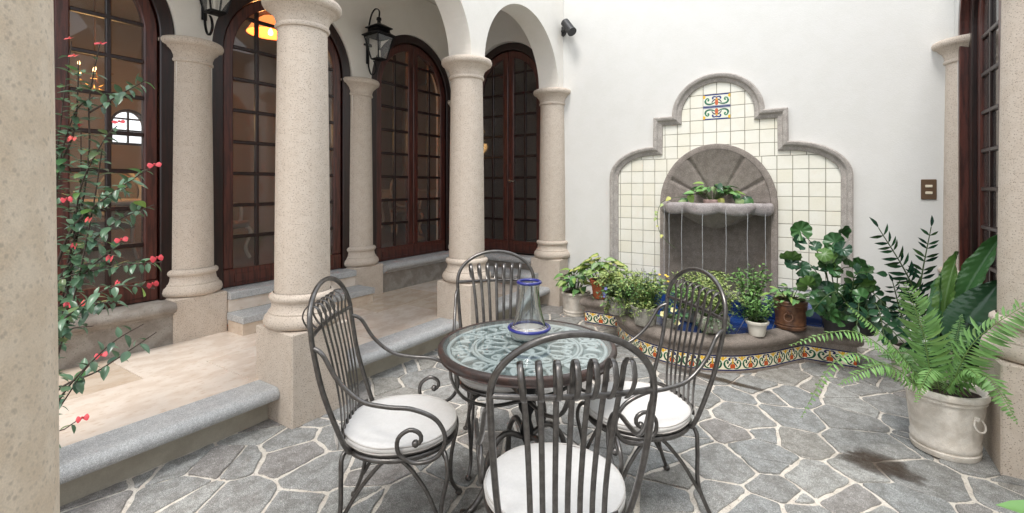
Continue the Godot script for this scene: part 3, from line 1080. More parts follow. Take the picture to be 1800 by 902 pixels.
func french_door(label: String, at: Vector3, turn: float, r: float, s: float, pane: String, handle: bool, deep := 0.11) -> void:
	var d := base("french_door", at, turn)
	tag(d, label, "door", "arched glazed double doors")
	var ri := r - 0.105
	var q := PackedVector2Array([P(-r, 0.0)])
	q.append_array(arc2(0, s, r, r, PI, 0, 40))
	q.append(P(r, 0))
	q.append(P(ri, 0))
	q.append_array(arc2(0, s, ri, ri, 0, PI, 40))
	q.append(P(-ri, 0))
	var mb := MB.new()
	mb.prism(q, -deep, 0.0, Transform3D.IDENTITY, 0.008)
	put("door_frame", mb, M.wood_dark, d)
	var x0 := 0.004
	var ra := ri - 0.004
	var rg := ra - 0.095
	var g0 := x0 + 0.085
	var rail := 0.17
	var za := -0.085
	for side in [-1.0, 1.0]:
		var o := PackedVector2Array([P(x0, rail)])
		o.append_array(arc2(0, s, ra, ra, acos(x0 / ra), 0, 26))
		o.append(P(ra, rail))
		o.append(P(rg, rail))
		o.append_array(arc2(0, s, rg, rg, 0, acos(g0 / rg), 26))
		o.append(P(g0, rail))
		var glass := PackedVector2Array([P(g0, rail), P(rg, rail)])
		glass.append_array(arc2(0, s, rg, rg, 0.0, acos(g0 / rg), 26))
		var fl := PackedVector2Array()
		for p in o:
			fl.append(P(p.x * side, p.y))
		mb = MB.new()
		mb.prism(fl, za, -0.03, Transform3D.IDENTITY, 0.01)
		var lo := minf(x0 * side, ra * side)
		var hi := maxf(x0 * side, ra * side)
		mb.box(V(lo, 0.006, za), V(hi, rail - 0.001, -0.03), 0.005)
		mb.box(V(lo + 0.1, 0.04, -0.031), V(hi - 0.1, rail - 0.045, -0.022), 0.006)
		var leaf := put("door_leaf", mb, M.wood, d)
		var gm := (g0 + rg) * 0.5
		var vb := MB.new()
		var topv := s + sqrt(rg * rg - gm * gm)
		vb.box(V(gm * side - 0.017, rail, -0.072), V(gm * side + 0.017, topv, -0.034), 0.006)
		put("glazing_bar", vb, M.wood_dark, leaf)
		var step := 0.292
		var k := 1
		var ys := [rail]
		while rail + step * k < s + rg - 0.12:
			var y := rail + step * k
			ys.append(y)
			var xe := rg if y < s else sqrt(rg * rg - (y - s) * (y - s))
			if xe > g0 + 0.05:
				var hb := MB.new()
				hb.box(V(minf(g0 * side, xe * side), y - 0.016, -0.07), V(maxf(g0 * side, xe * side), y + 0.016, -0.032), 0.006)
				put("glazing_bar", hb, M.wood_dark, leaf)
			k += 1
		ys.append(s + rg)
		for i in ys.size() - 1:
			for cx in [[g0, gm], [gm, rg]]:
				var cell := PackedVector2Array([P(cx[0], ys[i]), P(cx[1], ys[i]), P(cx[1], ys[i + 1]), P(cx[0], ys[i + 1])])
				for piece in Geometry2D.intersect_polygons(cell, glass):
					var pc := PackedVector2Array()
					for p in piece:
						pc.append(P(p.x * side, p.y))
					if Geometry2D.triangulate_polygon(pc).is_empty():
						continue
					put("pane", flat(pc, -0.05 + rnd(-0.001, 0.001)), M[pane], leaf)
		if handle and side > 0:
			mb = MB.new()
			mb.tube([V(0.045, 1.0, -0.03), V(0.045, 1.0, 0.0)], 0.024, 14)
			mb.tube([V(0.045, 1.0, 0.0), V(0.045, 1.0, 0.03)], 0.01, 10)
			mb.tube(curve([V(0.045, 1.0, 0.028), V(0.07, 1.003, 0.034), V(0.14, 0.99, 0.03)], 8), 0.0095, 10)
			put("door_handle", mb, M.nickel, leaf)


func build_doors() -> void:
	var h := SPRING - SILL
	var x := -4.50
	french_door("arched glazed double door behind the red flowering shrub", V(x, SILL, -1.023), PI / 2, 0.738, h, "pane", false)
	french_door("arched glazed double door up two steps, half hidden by the near arcade column", V(x, SILL, -2.778), PI / 2, 0.738, h, "pane", false)
	french_door("arched double door right of the whole lantern, showing pale furniture inside", V(x, SILL, -4.53), PI / 2, 0.738, h, "pane", false)
	french_door("dark arched door with nickel handle at the end of the gallery", V(-3.70, SILL, WALL_Z - 0.06), 0.0, 0.658, 2.84 - SILL, "dark_pane", true)
	french_door("dark wooden arched door partly hidden by the right column", V(0.985, 0.14, -4.53), -PI / 2, 0.735, SPRING - 0.14, "dark_pane", false)
	# the deep wooden lining of the side door's arch
	var q := PackedVector2Array([P(-0.788, 0.0)])
	q.append_array(arc2(0, SPRING, 0.788, 0.788, PI, 0, 40))
	q.append(P(0.788, 0))
	q.append(P(0.738, 0))
	q.append_array(arc2(0, SPRING, 0.738, 0.738, 0, PI, 40))
	q.append(P(-0.738, 0))
	var mb := MB.new()
	mb.prism(q, -0.11, 0.0, Transform3D.IDENTITY, 0.006)
	var lining := put("door_lining", mb, M.wood, self, Transform3D(Basis(V(0, 0, 1), V(0, 1, 0), V(-1, 0, 0)), V(0.932, 0.0, -4.53)))
	tag(lining, "reddish wooden lining of the arch beside the half column", "door lining")


# ------------------------------------------------------------------ rooms seen through the glass
func build_rooms() -> void:
	var mb := MB.new()
	mb.box(V(-9.3, 0.4, -8.6), V(-4.81, SILL - 0.01, 2.1))
	tag(put("room_floor", mb, M.room_floor), "", "", "", "structure")
	mb = MB.new()
	mb.box(V(-9.5, 4.01, -8.8), V(-4.81, 4.15, 2.3))
	tag(put("room_ceiling", mb, M.room_wall), "", "", "", "structure")
	var rz := Transform3D(Basis(V(0, 0, 1), V(0, 1, 0), V(-1, 0, 0)), Vector3.ZERO)
	mb = MB.new()
	mb.prism(arch_notches(-8.6, 2.1, 0.4, 4.0, [[-2.9, 0.24, 2.45, 0.0], [0.4, 0.42, 2.45, 0.0]]), 9.25, 9.0, rz)
	mb.box(V(-9.25, 0.4, -3.141), V(-9.0, 2.13, -2.659))
	mb.box(V(-9.25, 0.4, -0.021), V(-9.0, 2.13, 0.821))
	tag(put("room_wall", mb, M.room_wall), "warm beige inner wall with an arched window, seen through the left door", "wall")
	mb = MB.new()
	mb.box(V(-9.25, 0.4, -8.8), V(-4.6, 4.0, -8.6))
	tag(put("room_wall", mb, M.room_wall), "warm beige inner wall seen through the third door's glass", "wall")
	mb = MB.new()
	mb.box(V(-9.25, 0.4, 2.1), V(-4.81, 4.0, 2.3))
	tag(put("room_wall", mb, M.room_wall), "beige inner wall at the dining room's near end", "wall")
	mb = MB.new()
	mb.box(V(-4.81, 0.4, -8.599), V(-4.6, 4.0, -5.76))
	tag(put("room_wall", mb, M.room_wall), "partition between the dining room and the dark room at the gallery end", "wall")
	# windows in the far wall
	for wd in [[-2.9, 0.24], [0.4, 0.42]]:
		var z: float = wd[0]
		var r: float = wd[1]
		var w := base("arched_window", V(-9.05, 0, z), PI / 2)
		tag(w, "bright arched window with dark bars, far inside behind the left door" if z < 0 else "larger arched window of the inner room, left of the small bright one", "window")
		mb = MB.new()
		var q := PackedVector2Array([P(-r, 2.13)])
		q.append_array(arc2(0, 2.45, r, r, PI, 0, 24))
		q.append(P(r, 2.13)); q.append(P(r - 0.04, 2.13))
		q.append_array(arc2(0, 2.45, r - 0.04, r - 0.04, 0, PI, 24))
		q.append(P(0.04 - r, 2.13))
		mb.prism(q, -0.05, 0.03)
		mb.box(V(-r, 2.131, -0.05), V(r, 2.17, 0.04))
		put("window_frame", mb, M.wood_dark, w)
		mb = MB.new()
		mb.box(V(-0.012, 2.16, -0.02), V(0.012, 2.44 + r, 0.012))
		for y in [2.36, 2.54]:
			mb.box(V(0.04 - r, y - 0.012, -0.018), V(r - 0.04, y + 0.012, 0.01))
		put("glazing_bar", mb, M.wood_dark, w)
		var gl := PackedVector2Array([P(0.04 - r, 2.16)])
		gl.append_array(arc2(0, 2.45, r - 0.04, r - 0.04, PI, 0, 24))
		gl.append(P(r - 0.04, 2.16))
		put("pane", flat(gl, -0.03), M.pane, w)
	# dark room behind the end door and behind the side door
	mb = MB.new()
	mb.box(V(-4.599, 0.3, -8.0), V(-2.6, 0.5, -5.751))
	mb.box(V(-4.599, 4.2, -8.0), V(-2.6, 4.35, -5.751))
	mb.box(V(-4.599, 0.5, -8.2), V(-2.6, 4.2, -8.0))
	mb.box(V(-2.6, 0.3, -8.2), V(-2.4, 4.35, -5.751))
	tag(put("dark_room", mb, M.room_dark), "unlit room behind the dark door at the gallery end", "room")
	mb = MB.new()
	mb.box(V(1.281, -0.1, -6.0), V(3.0, 0.1, -3.0))
	mb.box(V(1.281, 4.2, -6.0), V(3.0, 4.35, -3.0))
	mb.box(V(3.0, -0.1, -6.0), V(3.2, 4.35, -3.0))
	mb.box(V(1.281, 0.1, -6.2), V(3.2, 4.2, -6.0))
	mb.box(V(1.281, 0.1, -3.0), V(3.2, 4.2, -2.8))
	tag(put("side_room", mb, M.room_dark), "unlit room behind the side door next to the fern", "room")

	# chandelier of the dining room
	var ch := base("chandelier", V(-7.0, 2.72, -1.93))
	tag(ch, "small lit brass chandelier glowing behind the left door's glass", "chandelier")
	mb = MB.new()
	mb.tube([V(0, 0.12, 0), V(0, 1.63, 0)], 0.008, 6)
	mb.lathe([P(0.0, -0.16), P(0.03, -0.12), P(0.05, -0.06), P(0.025, 0.0), P(0.03, 0.08), P(0.0, 0.13)], 14)
	put("stem", mb, M.brass, ch)
	for k in 6:
		var a := TAU * k / 6 + 0.3
		var d := V(cos(a), 0.5 * (k % 2), sin(a))
		mb = MB.new()
		mb.tube(curve([V(0, -0.06, 0), d * 0.06 + V(0, -0.1, 0), d * 0.12 + V(0, -0.08, 0), d * 0.15 + V(0, -0.02, 0)], 10), 0.006, 6)
		mb.lathe([P(0.0, -0.02), P(0.035, -0.012), P(0.04, 0.0), P(0.012, 0.0), P(0.012, 0.06), P(0.0, 0.06)], 10, d * 0.15)
		var arm := put("arm", mb, M.brass, ch)
		mb = MB.new()
		mb.lathe([P(0, 0.06), P(0.012, 0.07), P(0.013, 0.085), P(0.006, 0.108), P(0, 0.115)], 10, d * 0.15)
		put("bulb", mb, M.bulb, arm)
	var om := OmniLight3D.new()
	om.name = "chandelier_light"
	om.light_color = Color(1.0, 0.78, 0.5)
	om.light_energy = 0.3
	om.omni_range = 14.0
	om.omni_attenuation = 2.0
	om.light_size = 0.2
	om.shadow_enabled = true
	om.position = V(0, -0.26, 0)
	ch.add_child(om)
	# orange pendant in the middle room
	var pl := base("pendant_lamp", V(-6.5, 3.66, -3.72))
	tag(pl, "glowing orange pendant lamp at the top of the middle door's glass", "lamp")
	mb = MB.new()
	mb.lathe([P(0.30, -0.02), P(0.22, 0.12), P(0.10, 0.21), P(0.05, 0.22)], 28)
	put("lamp_shade", mb, M.shade, pl)
	mb = MB.new()
	mb.tube([V(0, 0.2, 0), V(0, 0.69, 0)], 0.006, 6)
	put("cord", mb, M.black_iron, pl)
	mb = MB.new()
	mb.lathe([P(0, -0.05), P(0.03, -0.035), P(0.035, 0.0), P(0.015, 0.05), P(0, 0.06)], 12)
	put("bulb", mb, M.bulb, pl)
	om = OmniLight3D.new()
	om.name = "pendant_light"
	om.light_color = Color(1.0, 0.7, 0.42)
	om.light_energy = 0.25
	om.omni_range = 14.0
	om.omni_attenuation = 2.0
	om.light_size = 0.05
	om.shadow_enabled = true
	om.position = V(0, 0.0, 0)
	pl.add_child(om)

	# pale carved chairs and a console inside
	var chairs := [[V(-6.3, SILL, -2.95), 2.2, "pale carved armchair inside, seen through the middle door"], [V(-6.9, SILL, -6.7), 1.0, "pale carved chair inside, behind the third door's left leaf"], [V(-7.4, SILL, -2.1), 0.6, "pale carved chair at the inner dining table, behind the left door"]]
	for c in chairs:
		carved_chair(c[0], c[1], c[2])
	var tb := base("console_table", V(-7.5, SILL, -7.7), 0.35)
	tag(tb, "pale painted console table with curved legs behind the third door", "table")
	mb = MB.new()
	mb.box(V(-0.9, 0.8, -0.25), V(0.9, 0.85, 0.25), 0.015)
	mb.box(V(-0.82, 0.66, -0.21), V(0.82, 0.799, 0.21), 0.01)
	put("table_top", mb, M.painted_wood, tb)
	for sx in [-1, 1]:
		for sz in [-1, 1]:
			mb = MB.new()
			mb.tube(curve([V(sx * 0.78, 0.66, sz * 0.18), V(sx * 0.84, 0.52, sz * 0.22), V(sx * 0.78, 0.2, sz * 0.18), V(sx * 0.83, 0.0, sz * 0.22)], 14), [0.045, 0.048, 0.045, 0.04, 0.036, 0.034, 0.03, 0.028, 0.026, 0.024, 0.022, 0.022, 0.025, 0.028], 8)
			put("leg", mb, M.painted_wood, tb)
	var dt := base("dining_table", V(-7.0, SILL, -1.6))
	tag(dt, "pale painted dining table under the chandelier", "table")
	mb = MB.new()
	mb.box(V(-0.5, 0.72, -0.9), V(0.5, 0.77, 0.9), 0.015)
	put("table_top", mb, M.painted_wood, dt)
	mb = MB.new()
	mb.lathe([P(0.26, 0), P(0.24, 0.05), P(0.1, 0.1), P(0.08, 0.3), P(0.12, 0.45), P(0.07, 0.6), P(0.14, 0.719)], 18)
	put("pedestal", mb, M.painted_wood, dt)
	# tall lamp standard between the panes of the third door
	var fl := base("floor_lamp", V(-5.9, SILL, -5.95))
	tag(fl, "white turned lamp stand behind the third door's right leaf", "lamp stand")
	mb = MB.new()
	mb.lathe([P(0.16, 0), P(0.15, 0.04), P(0.05, 0.08), P(0.045, 0.6), P(0.07, 0.66), P(0.04, 0.72), P(0.035, 1.2), P(0.06, 1.25), P(0.02, 1.3), P(0.0, 1.3)], 16)
	put("stand", mb, M.painted_wood, fl)


func carved_chair(at: Vector3, turn: float, label: String) -> void:
	var c := base("carved_chair", at, turn)
	tag(c, label, "chair", "carved chairs indoors")
	var mb := MB.new()
	mb.box(V(-0.26, 0.4, -0.24), V(0.26, 0.48, 0.25), 0.02)
	put("seat", mb, M.seat_cloth, c)
	for s in [-1, 1]:
		mb = MB.new()
		mb.tube(curve([V(s * 0.23, 0.4, 0.22), V(s * 0.27, 0.33, 0.25), V(s * 0.22, 0.14, 0.21), V(s * 0.25, 0, 0.25)], 12), 0.024, 8)
		put("leg", mb, M.painted_wood, c)
		mb = MB.new()
		mb.tube(curve([V(s * 0.21, 0.42, -0.22), V(s * 0.22, 0.2, -0.22), V(s * 0.23, 0, -0.28)], 8), 0.022, 8)
		put("leg", mb, M.painted_wood, c)
		mb = MB.new()
		mb.tube(curve([V(s * 0.24, 0.74, -0.27), V(s * 0.29, 0.7, -0.1), V(s * 0.28, 0.68, 0.1), V(s * 0.25, 0.55, 0.14), V(s * 0.25, 0.46, 0.12)], 14), 0.02, 8)
		put("arm", mb, M.painted_wood, c)
	mb = MB.new()
	var pts := []
	for i in 33:
		var a := TAU * i / 32.0
		pts.append(V(cos(a) * 0.27 * (1.0 + 0.08 * cos(3.0 * a)), 0.82 + sin(a) * 0.3, -0.27 - 0.06 * sin(a)))
	mb.tube(pts, 0.026, 8)
	put("back_frame", mb, M.painted_wood, c)
	mb = MB.new()
	var q := PackedVector2Array()
	for i in 24:
		var a := TAU * i / 24.0
		q.append(P(cos(a) * 0.25, 0.82 + sin(a) * 0.27))
	mb.prism(q, -0.29, -0.25)
	put("back_pad", mb, M.seat_cloth, c)


# ------------------------------------------------------------------ wall fountain
func frame_outline() -> PackedVector2Array:
	# outer edge of the moulded surround, from the lower left round to the lower right (x from its middle)
	var q := PackedVector2Array([P(-1.185, 0.40)])
	q.append_array(arc2(-0.665, 1.60, 0.52, 0.345, PI, PI / 2, 18))
	q.append(P(-0.66, 2.275))
	q.append(P(-0.455, 2.275))
	q.append_array(arc2(0, 2.28, 0.455, 0.42, PI, 0, 36))
	q.append(P(0.455, 2.275))
	q.append(P(0.66, 2.275))
	q.append_array(arc2(0.665, 1.60, 0.52, 0.345, PI / 2, 0, 18))
	q.append(P(1.185, 0.40))
	return q


func pool_outline() -> Array:
	var lobe := curve([V(-0.835, 0, -4.72), V(-0.72, 0, -4.44), V(-0.47, 0, -4.16), V(-0.16, 0, -4.015), V(0.10, 0, -4.01), V(0.36, 0, -4.125), V(0.57, 0, -4.35), V(0.70, 0, -4.56), V(0.815, 0, -4.74)], 40)
	var out := [V(-1.2, 0, WALL_Z), V(-1.2, 0, -4.72)]
	out.append_array(lobe)
	out.append_array([V(1.18, 0, -4.74), V(1.18, 0, WALL_Z)])
	for i in out.size():
		out[i] += V(FX, 0, 0)
	return out


func build_fountain() -> void:
	var f := base("wall_fountain", V(FX, 0, WALL_Z))
	tag(f, "stone and tile wall fountain with shell niche, scalloped bowl and curved basin", "fountain")
	# surround
	var path := []
	for p in frame_outline():
		path.append(V(p.x, p.y, 0.0))
	var mb := MB.new()
	mb.sweep(path, [P(-0.094, 0.0), P(-0.094, 0.03), P(-0.088, 0.036), P(-0.06, 0.04), P(-0.05, 0.046), P(-0.044, 0.062), P(-0.036, 0.068), P(-0.012, 0.07), P(0.0, 0.06), P(0.0, 0.0)], V(0, 0, 1))
	put("surround", mb, M.frame_stone, f)
	# tiles
	var inner: PackedVector2Array = Geometry2D.offset_polygon(frame_outline(), -0.09, Geometry2D.JOIN_MITER)[0]
	mb = MB.new()
	var hole := PackedVector2Array([P(-0.513, 0.2)])
	hole.append_array(arc2(0, 1.30, 0.513, 0.582, PI, 0, 36))
	hole.append(P(0.513, 0.2))
	mb.prism(Geometry2D.clip_polygons(inner, hole)[0], -0.01, 0.006)
	var field := put("tile_field", mb, M.grout, f)
	var pitch := 0.136
	var niche := PackedVector2Array([P(-0.545, 0.3)])
	niche.append_array(arc2(0, 1.30, 0.545, 0.615, PI, 0, 30))
	niche.append(P(0.545, 0.3))
	var mats := ["cream_tile", "cream_tile_warm", "cream_tile", "cream_tile_pale"]
	for r in range(-16, 4):
		for c in range(-9, 9):
			if r in [-1, 0] and c in [-1, 0]:
				continue
			var y := 2.347 + r * pitch
			var shift := 0.0 if r > -5 else 0.02
			var x := c * pitch + shift
			var g := 0.0024
			var cell := PackedVector2Array([P(x + g + rnd(0, 0.0015), y + g), P(x + pitch - g, y + g + rnd(0, 0.0015)), P(x + pitch - g - rnd(0, 0.0015), y + pitch - g), P(x + g, y + pitch - g - rnd(0, 0.001))])
			var inside := true
			for k in cell:
				inside = inside and Geometry2D.is_point_in_polygon(k, niche)
			if inside:
				continue
			for whole in Geometry2D.intersect_polygons(cell, inner):
				var left := Geometry2D.clip_polygons(whole, niche)
				if left.size() != 1:
					continue
				var piece: PackedVector2Array = left[0]
				if Geometry2D.triangulate_polygon(piece).is_empty():
					continue
				mb = MB.new()
				mb.prism(piece, 0.005, 0.0125 + rnd(-0.0012, 0.0012), Transform3D.IDENTITY, 0.0018, false)
				put("tile", mb, M[mats[rng.randi() % 4]], field)
	for k in 4:
		var x := -pitch if k % 2 == 0 else 0.0
		var y := 2.347 - pitch if k > 1 else 2.347
		mb = MB.new()
		mb.quad(V(x + 0.001, y + 0.001, 0.0135), V(x + pitch - 0.001, y + 0.001, 0.0135), V(x + pitch - 0.001, y + pitch - 0.001, 0.0135), V(x + 0.001, y + pitch - 0.001, 0.0135), V(0, 0, 1), [P(0, 1), P(1, 1), P(1, 0), P(0, 0)])
		put("painted_tile", mb, M["panel_tile_%d" % k], field)
	# niche: rim, ribbed shell above the bowl, plain recess below it
	var rim := [V(-0.575, 0.30, 0), V(-0.575, 1.0, 0)]
	for p in arc2(0, 1.30, 0.575, 0.645, PI, 0, 40):
		rim.append(V(p.x, p.y, 0))
	rim.append_array([V(0.575, 1.0, 0), V(0.575, 0.30, 0)])
	mb = MB.new()
	mb.sweep(rim, [P(-0.062, 0.014), P(-0.062, 0.085), P(-0.056, 0.095), P(-0.012, 0.105), P(0.0, 0.098), P(0.0, 0.0)], V(0, 0, 1))
	put("niche_rim", mb, M.fountain_stone, f)
	var rows := []
	for i in 15:
		var rho := i / 14.0
		var row := PackedVector3Array()
		for j in 97:
			var a := PI * j / 96.0
			var z := 0.096 - 0.1 * (1.0 - pow(rho, 2.2))
			for deg in [0.0, 27.0, 58.0, 90.0, 122.0, 152.0, 180.0]:
				var dd := absf(a - deg_to_rad(deg)) * maxf(rho, 0.15)
				z -= 0.03 * rho * exp(-pow(dd / 0.028, 2.0)) * (0.35 if deg == 90.0 else 1.0)
			z += 0.024 * rho * (1.0 - rho * 0.4) * absf(sin(a * 3.0))
			row.append(V(cos(a) * 0.516 * rho, 1.30 + sin(a) * 0.586 * rho, z))
		rows.append(row)
	mb = MB.new()
	mb.grid(rows)
	put("shell", mb, M.fountain_stone, f)
	mb = MB.new()
	rows = []
	for i in 9:
		var row := PackedVector3Array()
		for j in 25:
			var x := lerpf(-0.514, 0.514, j / 24.0)
			row.append(V(x, lerpf(0.25, 1.302, i / 8.0), -0.21 + 0.30 * pow(absf(x) / 0.514, 5.0)))
		rows.append(row)
	mb.grid(rows)
	put("niche_back", mb, M.fountain_stone, f)
	mb = MB.new()
	mb.box(V(-0.514, 1.238, -0.2), V(0.514, 1.325, 0.088), 0.012)
	put("ledge", mb, M.fountain_stone, f)
	# scalloped half bowl
	var prof := [P(0.78, 1.22), P(0.88, 1.214), P(0.95, 1.218), P(1.0, 1.232), P(1.03, 1.262), P(1.035, 1.292), P(1.015, 1.32), P(0.965, 1.331), P(0.91, 1.32), P(0.84, 1.294), P(0.6, 1.267), P(0.0, 1.257)]
	rows = []
	for p in prof:
		var row := PackedVector3Array()
		for j in 113:
			var a := PI * j / 112.0
			var w := smooth(0.5, 0.95, p.x)
			var sc := absf(sin(a * 4.5))
			var k: float = p.x * (1.0 + 0.085 * w * (sc - 0.6))
			row.append(V(cos(a) * 0.535 * k, p.y - 0.034 * w * (sc - 0.5) * (1.0 if p.y < 1.28 else 0.25), 0.07 + sin(a) * 0.31 * k))
		rows.append(row)
	mb = MB.new()
	mb.grid(rows)
	put("bowl", mb, M.bowl_stone, f)
	rows = []
	for p in [P(0.06, 1.05), P(0.14, 1.06), P(0.28, 1.085), P(0.46, 1.13), P(0.64, 1.185), P(0.78, 1.226), P(0.82, 1.232)]:
		var row := PackedVector3Array()
		for j in 65:
			var a := PI * j / 64.0
			row.append(V(cos(a) * 0.535 * p.x, p.y, 0.06 + sin(a) * 0.31 * p.x))
		rows.append(row)
	mb = MB.new()
	mb.grid(rows)
	put("bowl_underside", mb, M.fountain_stone, f)  # darker stone than the bowl's rim: the shade below is put into its colour
	for a in [28.0, 52.0, 74.0, 97.0, 121.0, 142.0, 158.0]:
		var ar := deg_to_rad(a)
		var top := V(cos(ar) * 0.545, 1.265, 0.07 + sin(ar) * 0.318)
		mb = MB.new()
		var jet := []
		var fat := []
		for i in 40:
			var q := i / 39.0
			jet.append(top + V(rnd(-0.0012, 0.0012) + 0.002 * sin(q * 9.0 + a), -0.87 * q, 0.007 * q + rnd(-0.001, 0.001)))
			fat.append((0.0034 - 0.0014 * q) * (1.0 + 0.5 * sin(q * 60.0 + a) * q))
		mb.tube(jet, fat, 6)
		put("water_jet", mb, M.water_jet, f)
	# basin in front: stone wall, painted border, coping, blue tiles
	var out := pool_outline()
	var loc := []
	for p in out:
		loc.append(p - V(FX, 0, WALL_Z))
	mb = MB.new()
	mb.sweep(loc, [P(-0.002, 0.0), P(-0.002, 0.028), P(0.008, 0.03), P(0.008, 0.152), P(-0.002, 0.154), P(-0.002, 0.2)], V(0, 1, 0))
	put("basin_wall", mb, M.coping_stone, f)
	mb = MB.new()
	mb.sweep(loc, [P(0.01, 0.196), P(-0.006, 0.198), P(-0.014, 0.206), P(-0.03, 0.214), P(-0.042, 0.23), P(-0.046, 0.25), P(-0.04, 0.272), P(-0.024, 0.288), P(0.0, 0.296), P(0.075, 0.298), P(0.095, 0.292), P(0.1, 0.27)], V(0, 1, 0))
	put("coping", mb, M.coping_stone, f)
	# painted tiles follow the curve
	var run := []
	var total := 0.0
	for i in loc.size() - 1:
		run.append(total)
		total += loc[i].distance_to(loc[i + 1])
	run.append(total)
	var corners := [loc[0], loc[1], loc[2], loc[41], loc[42], loc[43]]
	var legs := []      # stretches between corners, tiles are cut at corners
	var a0 := 0
	for i in range(1, loc.size()):
		if i in [1, 2, loc.size() - 3, loc.size() - 2, loc.size() - 1]:
			legs.append([a0, i])
			a0 = i
	for lg in legs:
		var length: float = run[lg[1]] - run[lg[0]]
		var count := maxi(1, roundi(length / 0.153))
		for t in count:
			var q := []
			for e in 5:
				var s: float = run[lg[0]] + length * (t + 0.006 + 0.988 * e / 4.0) / count
				var k: int = lg[0]
				while k < lg[1] - 1 and run[k + 1] < s:
					k += 1
				var d: Vector3 = (loc[k + 1] - loc[k]).normalized()
				q.append([loc[k].lerp(loc[k + 1], (s - run[k]) / (run[k + 1] - run[k])) - V(0, 1, 0).cross(d) * 0.001, -V(0, 1, 0).cross(d)])
			mb = MB.new()
			var st := []
			for e in 5:
				var lo := mb.pt(q[e][0] + V(0, 0.031, 0), q[e][1], P(e / 4.0, 1.0))
				mb.pt(q[e][0] + V(0, 0.151, 0), q[e][1], P(e / 4.0, 0.0))
				st.append(lo)
			for e in 4:
				mb.tri_i(st[e], st[e + 1], st[e + 1] + 1)
				mb.tri_i(st[e], st[e + 1] + 1, st[e] + 1)
			put("border_tile", mb, M.border_tile, f)
	# tiled floor behind the coping and the raised back ledge
	var plan := PackedVector2Array()
	for p in loc:
		plan.append(P(p.x, p.z))
	var deck_poly: PackedVector2Array = Geometry2D.offset_polygon(plan, -0.096, Geometry2D.JOIN_MITER)[0]
	mb = MB.new()
	var lay := Transform3D(Basis(V(1, 0, 0), V(0, 0, 1), V(0, 1, 0)), Vector3.ZERO)
	mb.prism(deck_poly, 0.02, 0.281, lay)
	var deck := put("basin_floor", mb, M.grout, f)
	var tp := 0.118
	for r in range(4, 13):
		for c in range(-10, 10):
			var cell := PackedVector2Array([P(c * tp + 0.002, r * tp + 0.002), P((c + 1) * tp - 0.002, r * tp + 0.002), P((c + 1) * tp - 0.002, (r + 1) * tp - 0.002), P(c * tp + 0.002, (r + 1) * tp - 0.002)])
			for piece in Geometry2D.intersect_polygons(cell, deck_poly):
				if Geometry2D.triangulate_polygon(piece).is_empty():
					continue
				mb = MB.new()
				mb.prism(piece, 0.28, 0.286, lay, 0.001, false)
				put("blue_tile", mb, M["blue_tile" if rng.randf() < 0.6 else "blue_tile_deep"], deck)
	mb = MB.new()
	mb.box(V(-1.085, 0.281, 0.0), V(1.065, 0.396, 0.51))
	var ledge := put("back_ledge", mb, M.grout, f)
	for c in 18:
		var x := -1.083 + c * 0.1194
		mb = MB.new()
		mb.box(V(x + 0.001, 0.288, 0.511), V(x + 0.118, 0.396, 0.519), 0.0015)
		put("blue_tile", mb, M["blue_tile" if rng.randf() < 0.6 else "blue_tile_deep"], ledge)
		for r in 4:
			if r < 3 and absf(x + 0.06) < 0.5:
				continue
			mb = MB.new()
			mb.box(V(x + 0.001, 0.397, 0.04 + r * 0.119), V(x + 0.118, 0.404, 0.157 + r * 0.119), 0.0015)
			put("blue_tile", mb, M["blue_tile" if rng.randf() < 0.6 else "blue_tile_deep"], ledge)
	mb = MB.new()
	mb.quad(V(-0.5, 0.4, 0.03), V(0.5, 0.4, 0.03), V(0.5, 0.4, 0.395), V(-0.5, 0.4, 0.395), V(0, 1, 0))
	put("basin_water", mb, M.water, f)


# ------------------------------------------------------------------ iron table and chairs
const TABLE := Vector3(-1.197, 0, -1.955)


func scroll(c: Vector2, r: float, a0: float, turns: float, k: int, y: float) -> Array:
	var out := []
	for i in k + 1:
		var t := float(i) / k
		var p := c + Vector2.from_angle(a0 + turns * TAU * t) * r * (1.0 - 0.78 * t)
		out.append(V(p.x, y, p.y))
	return out


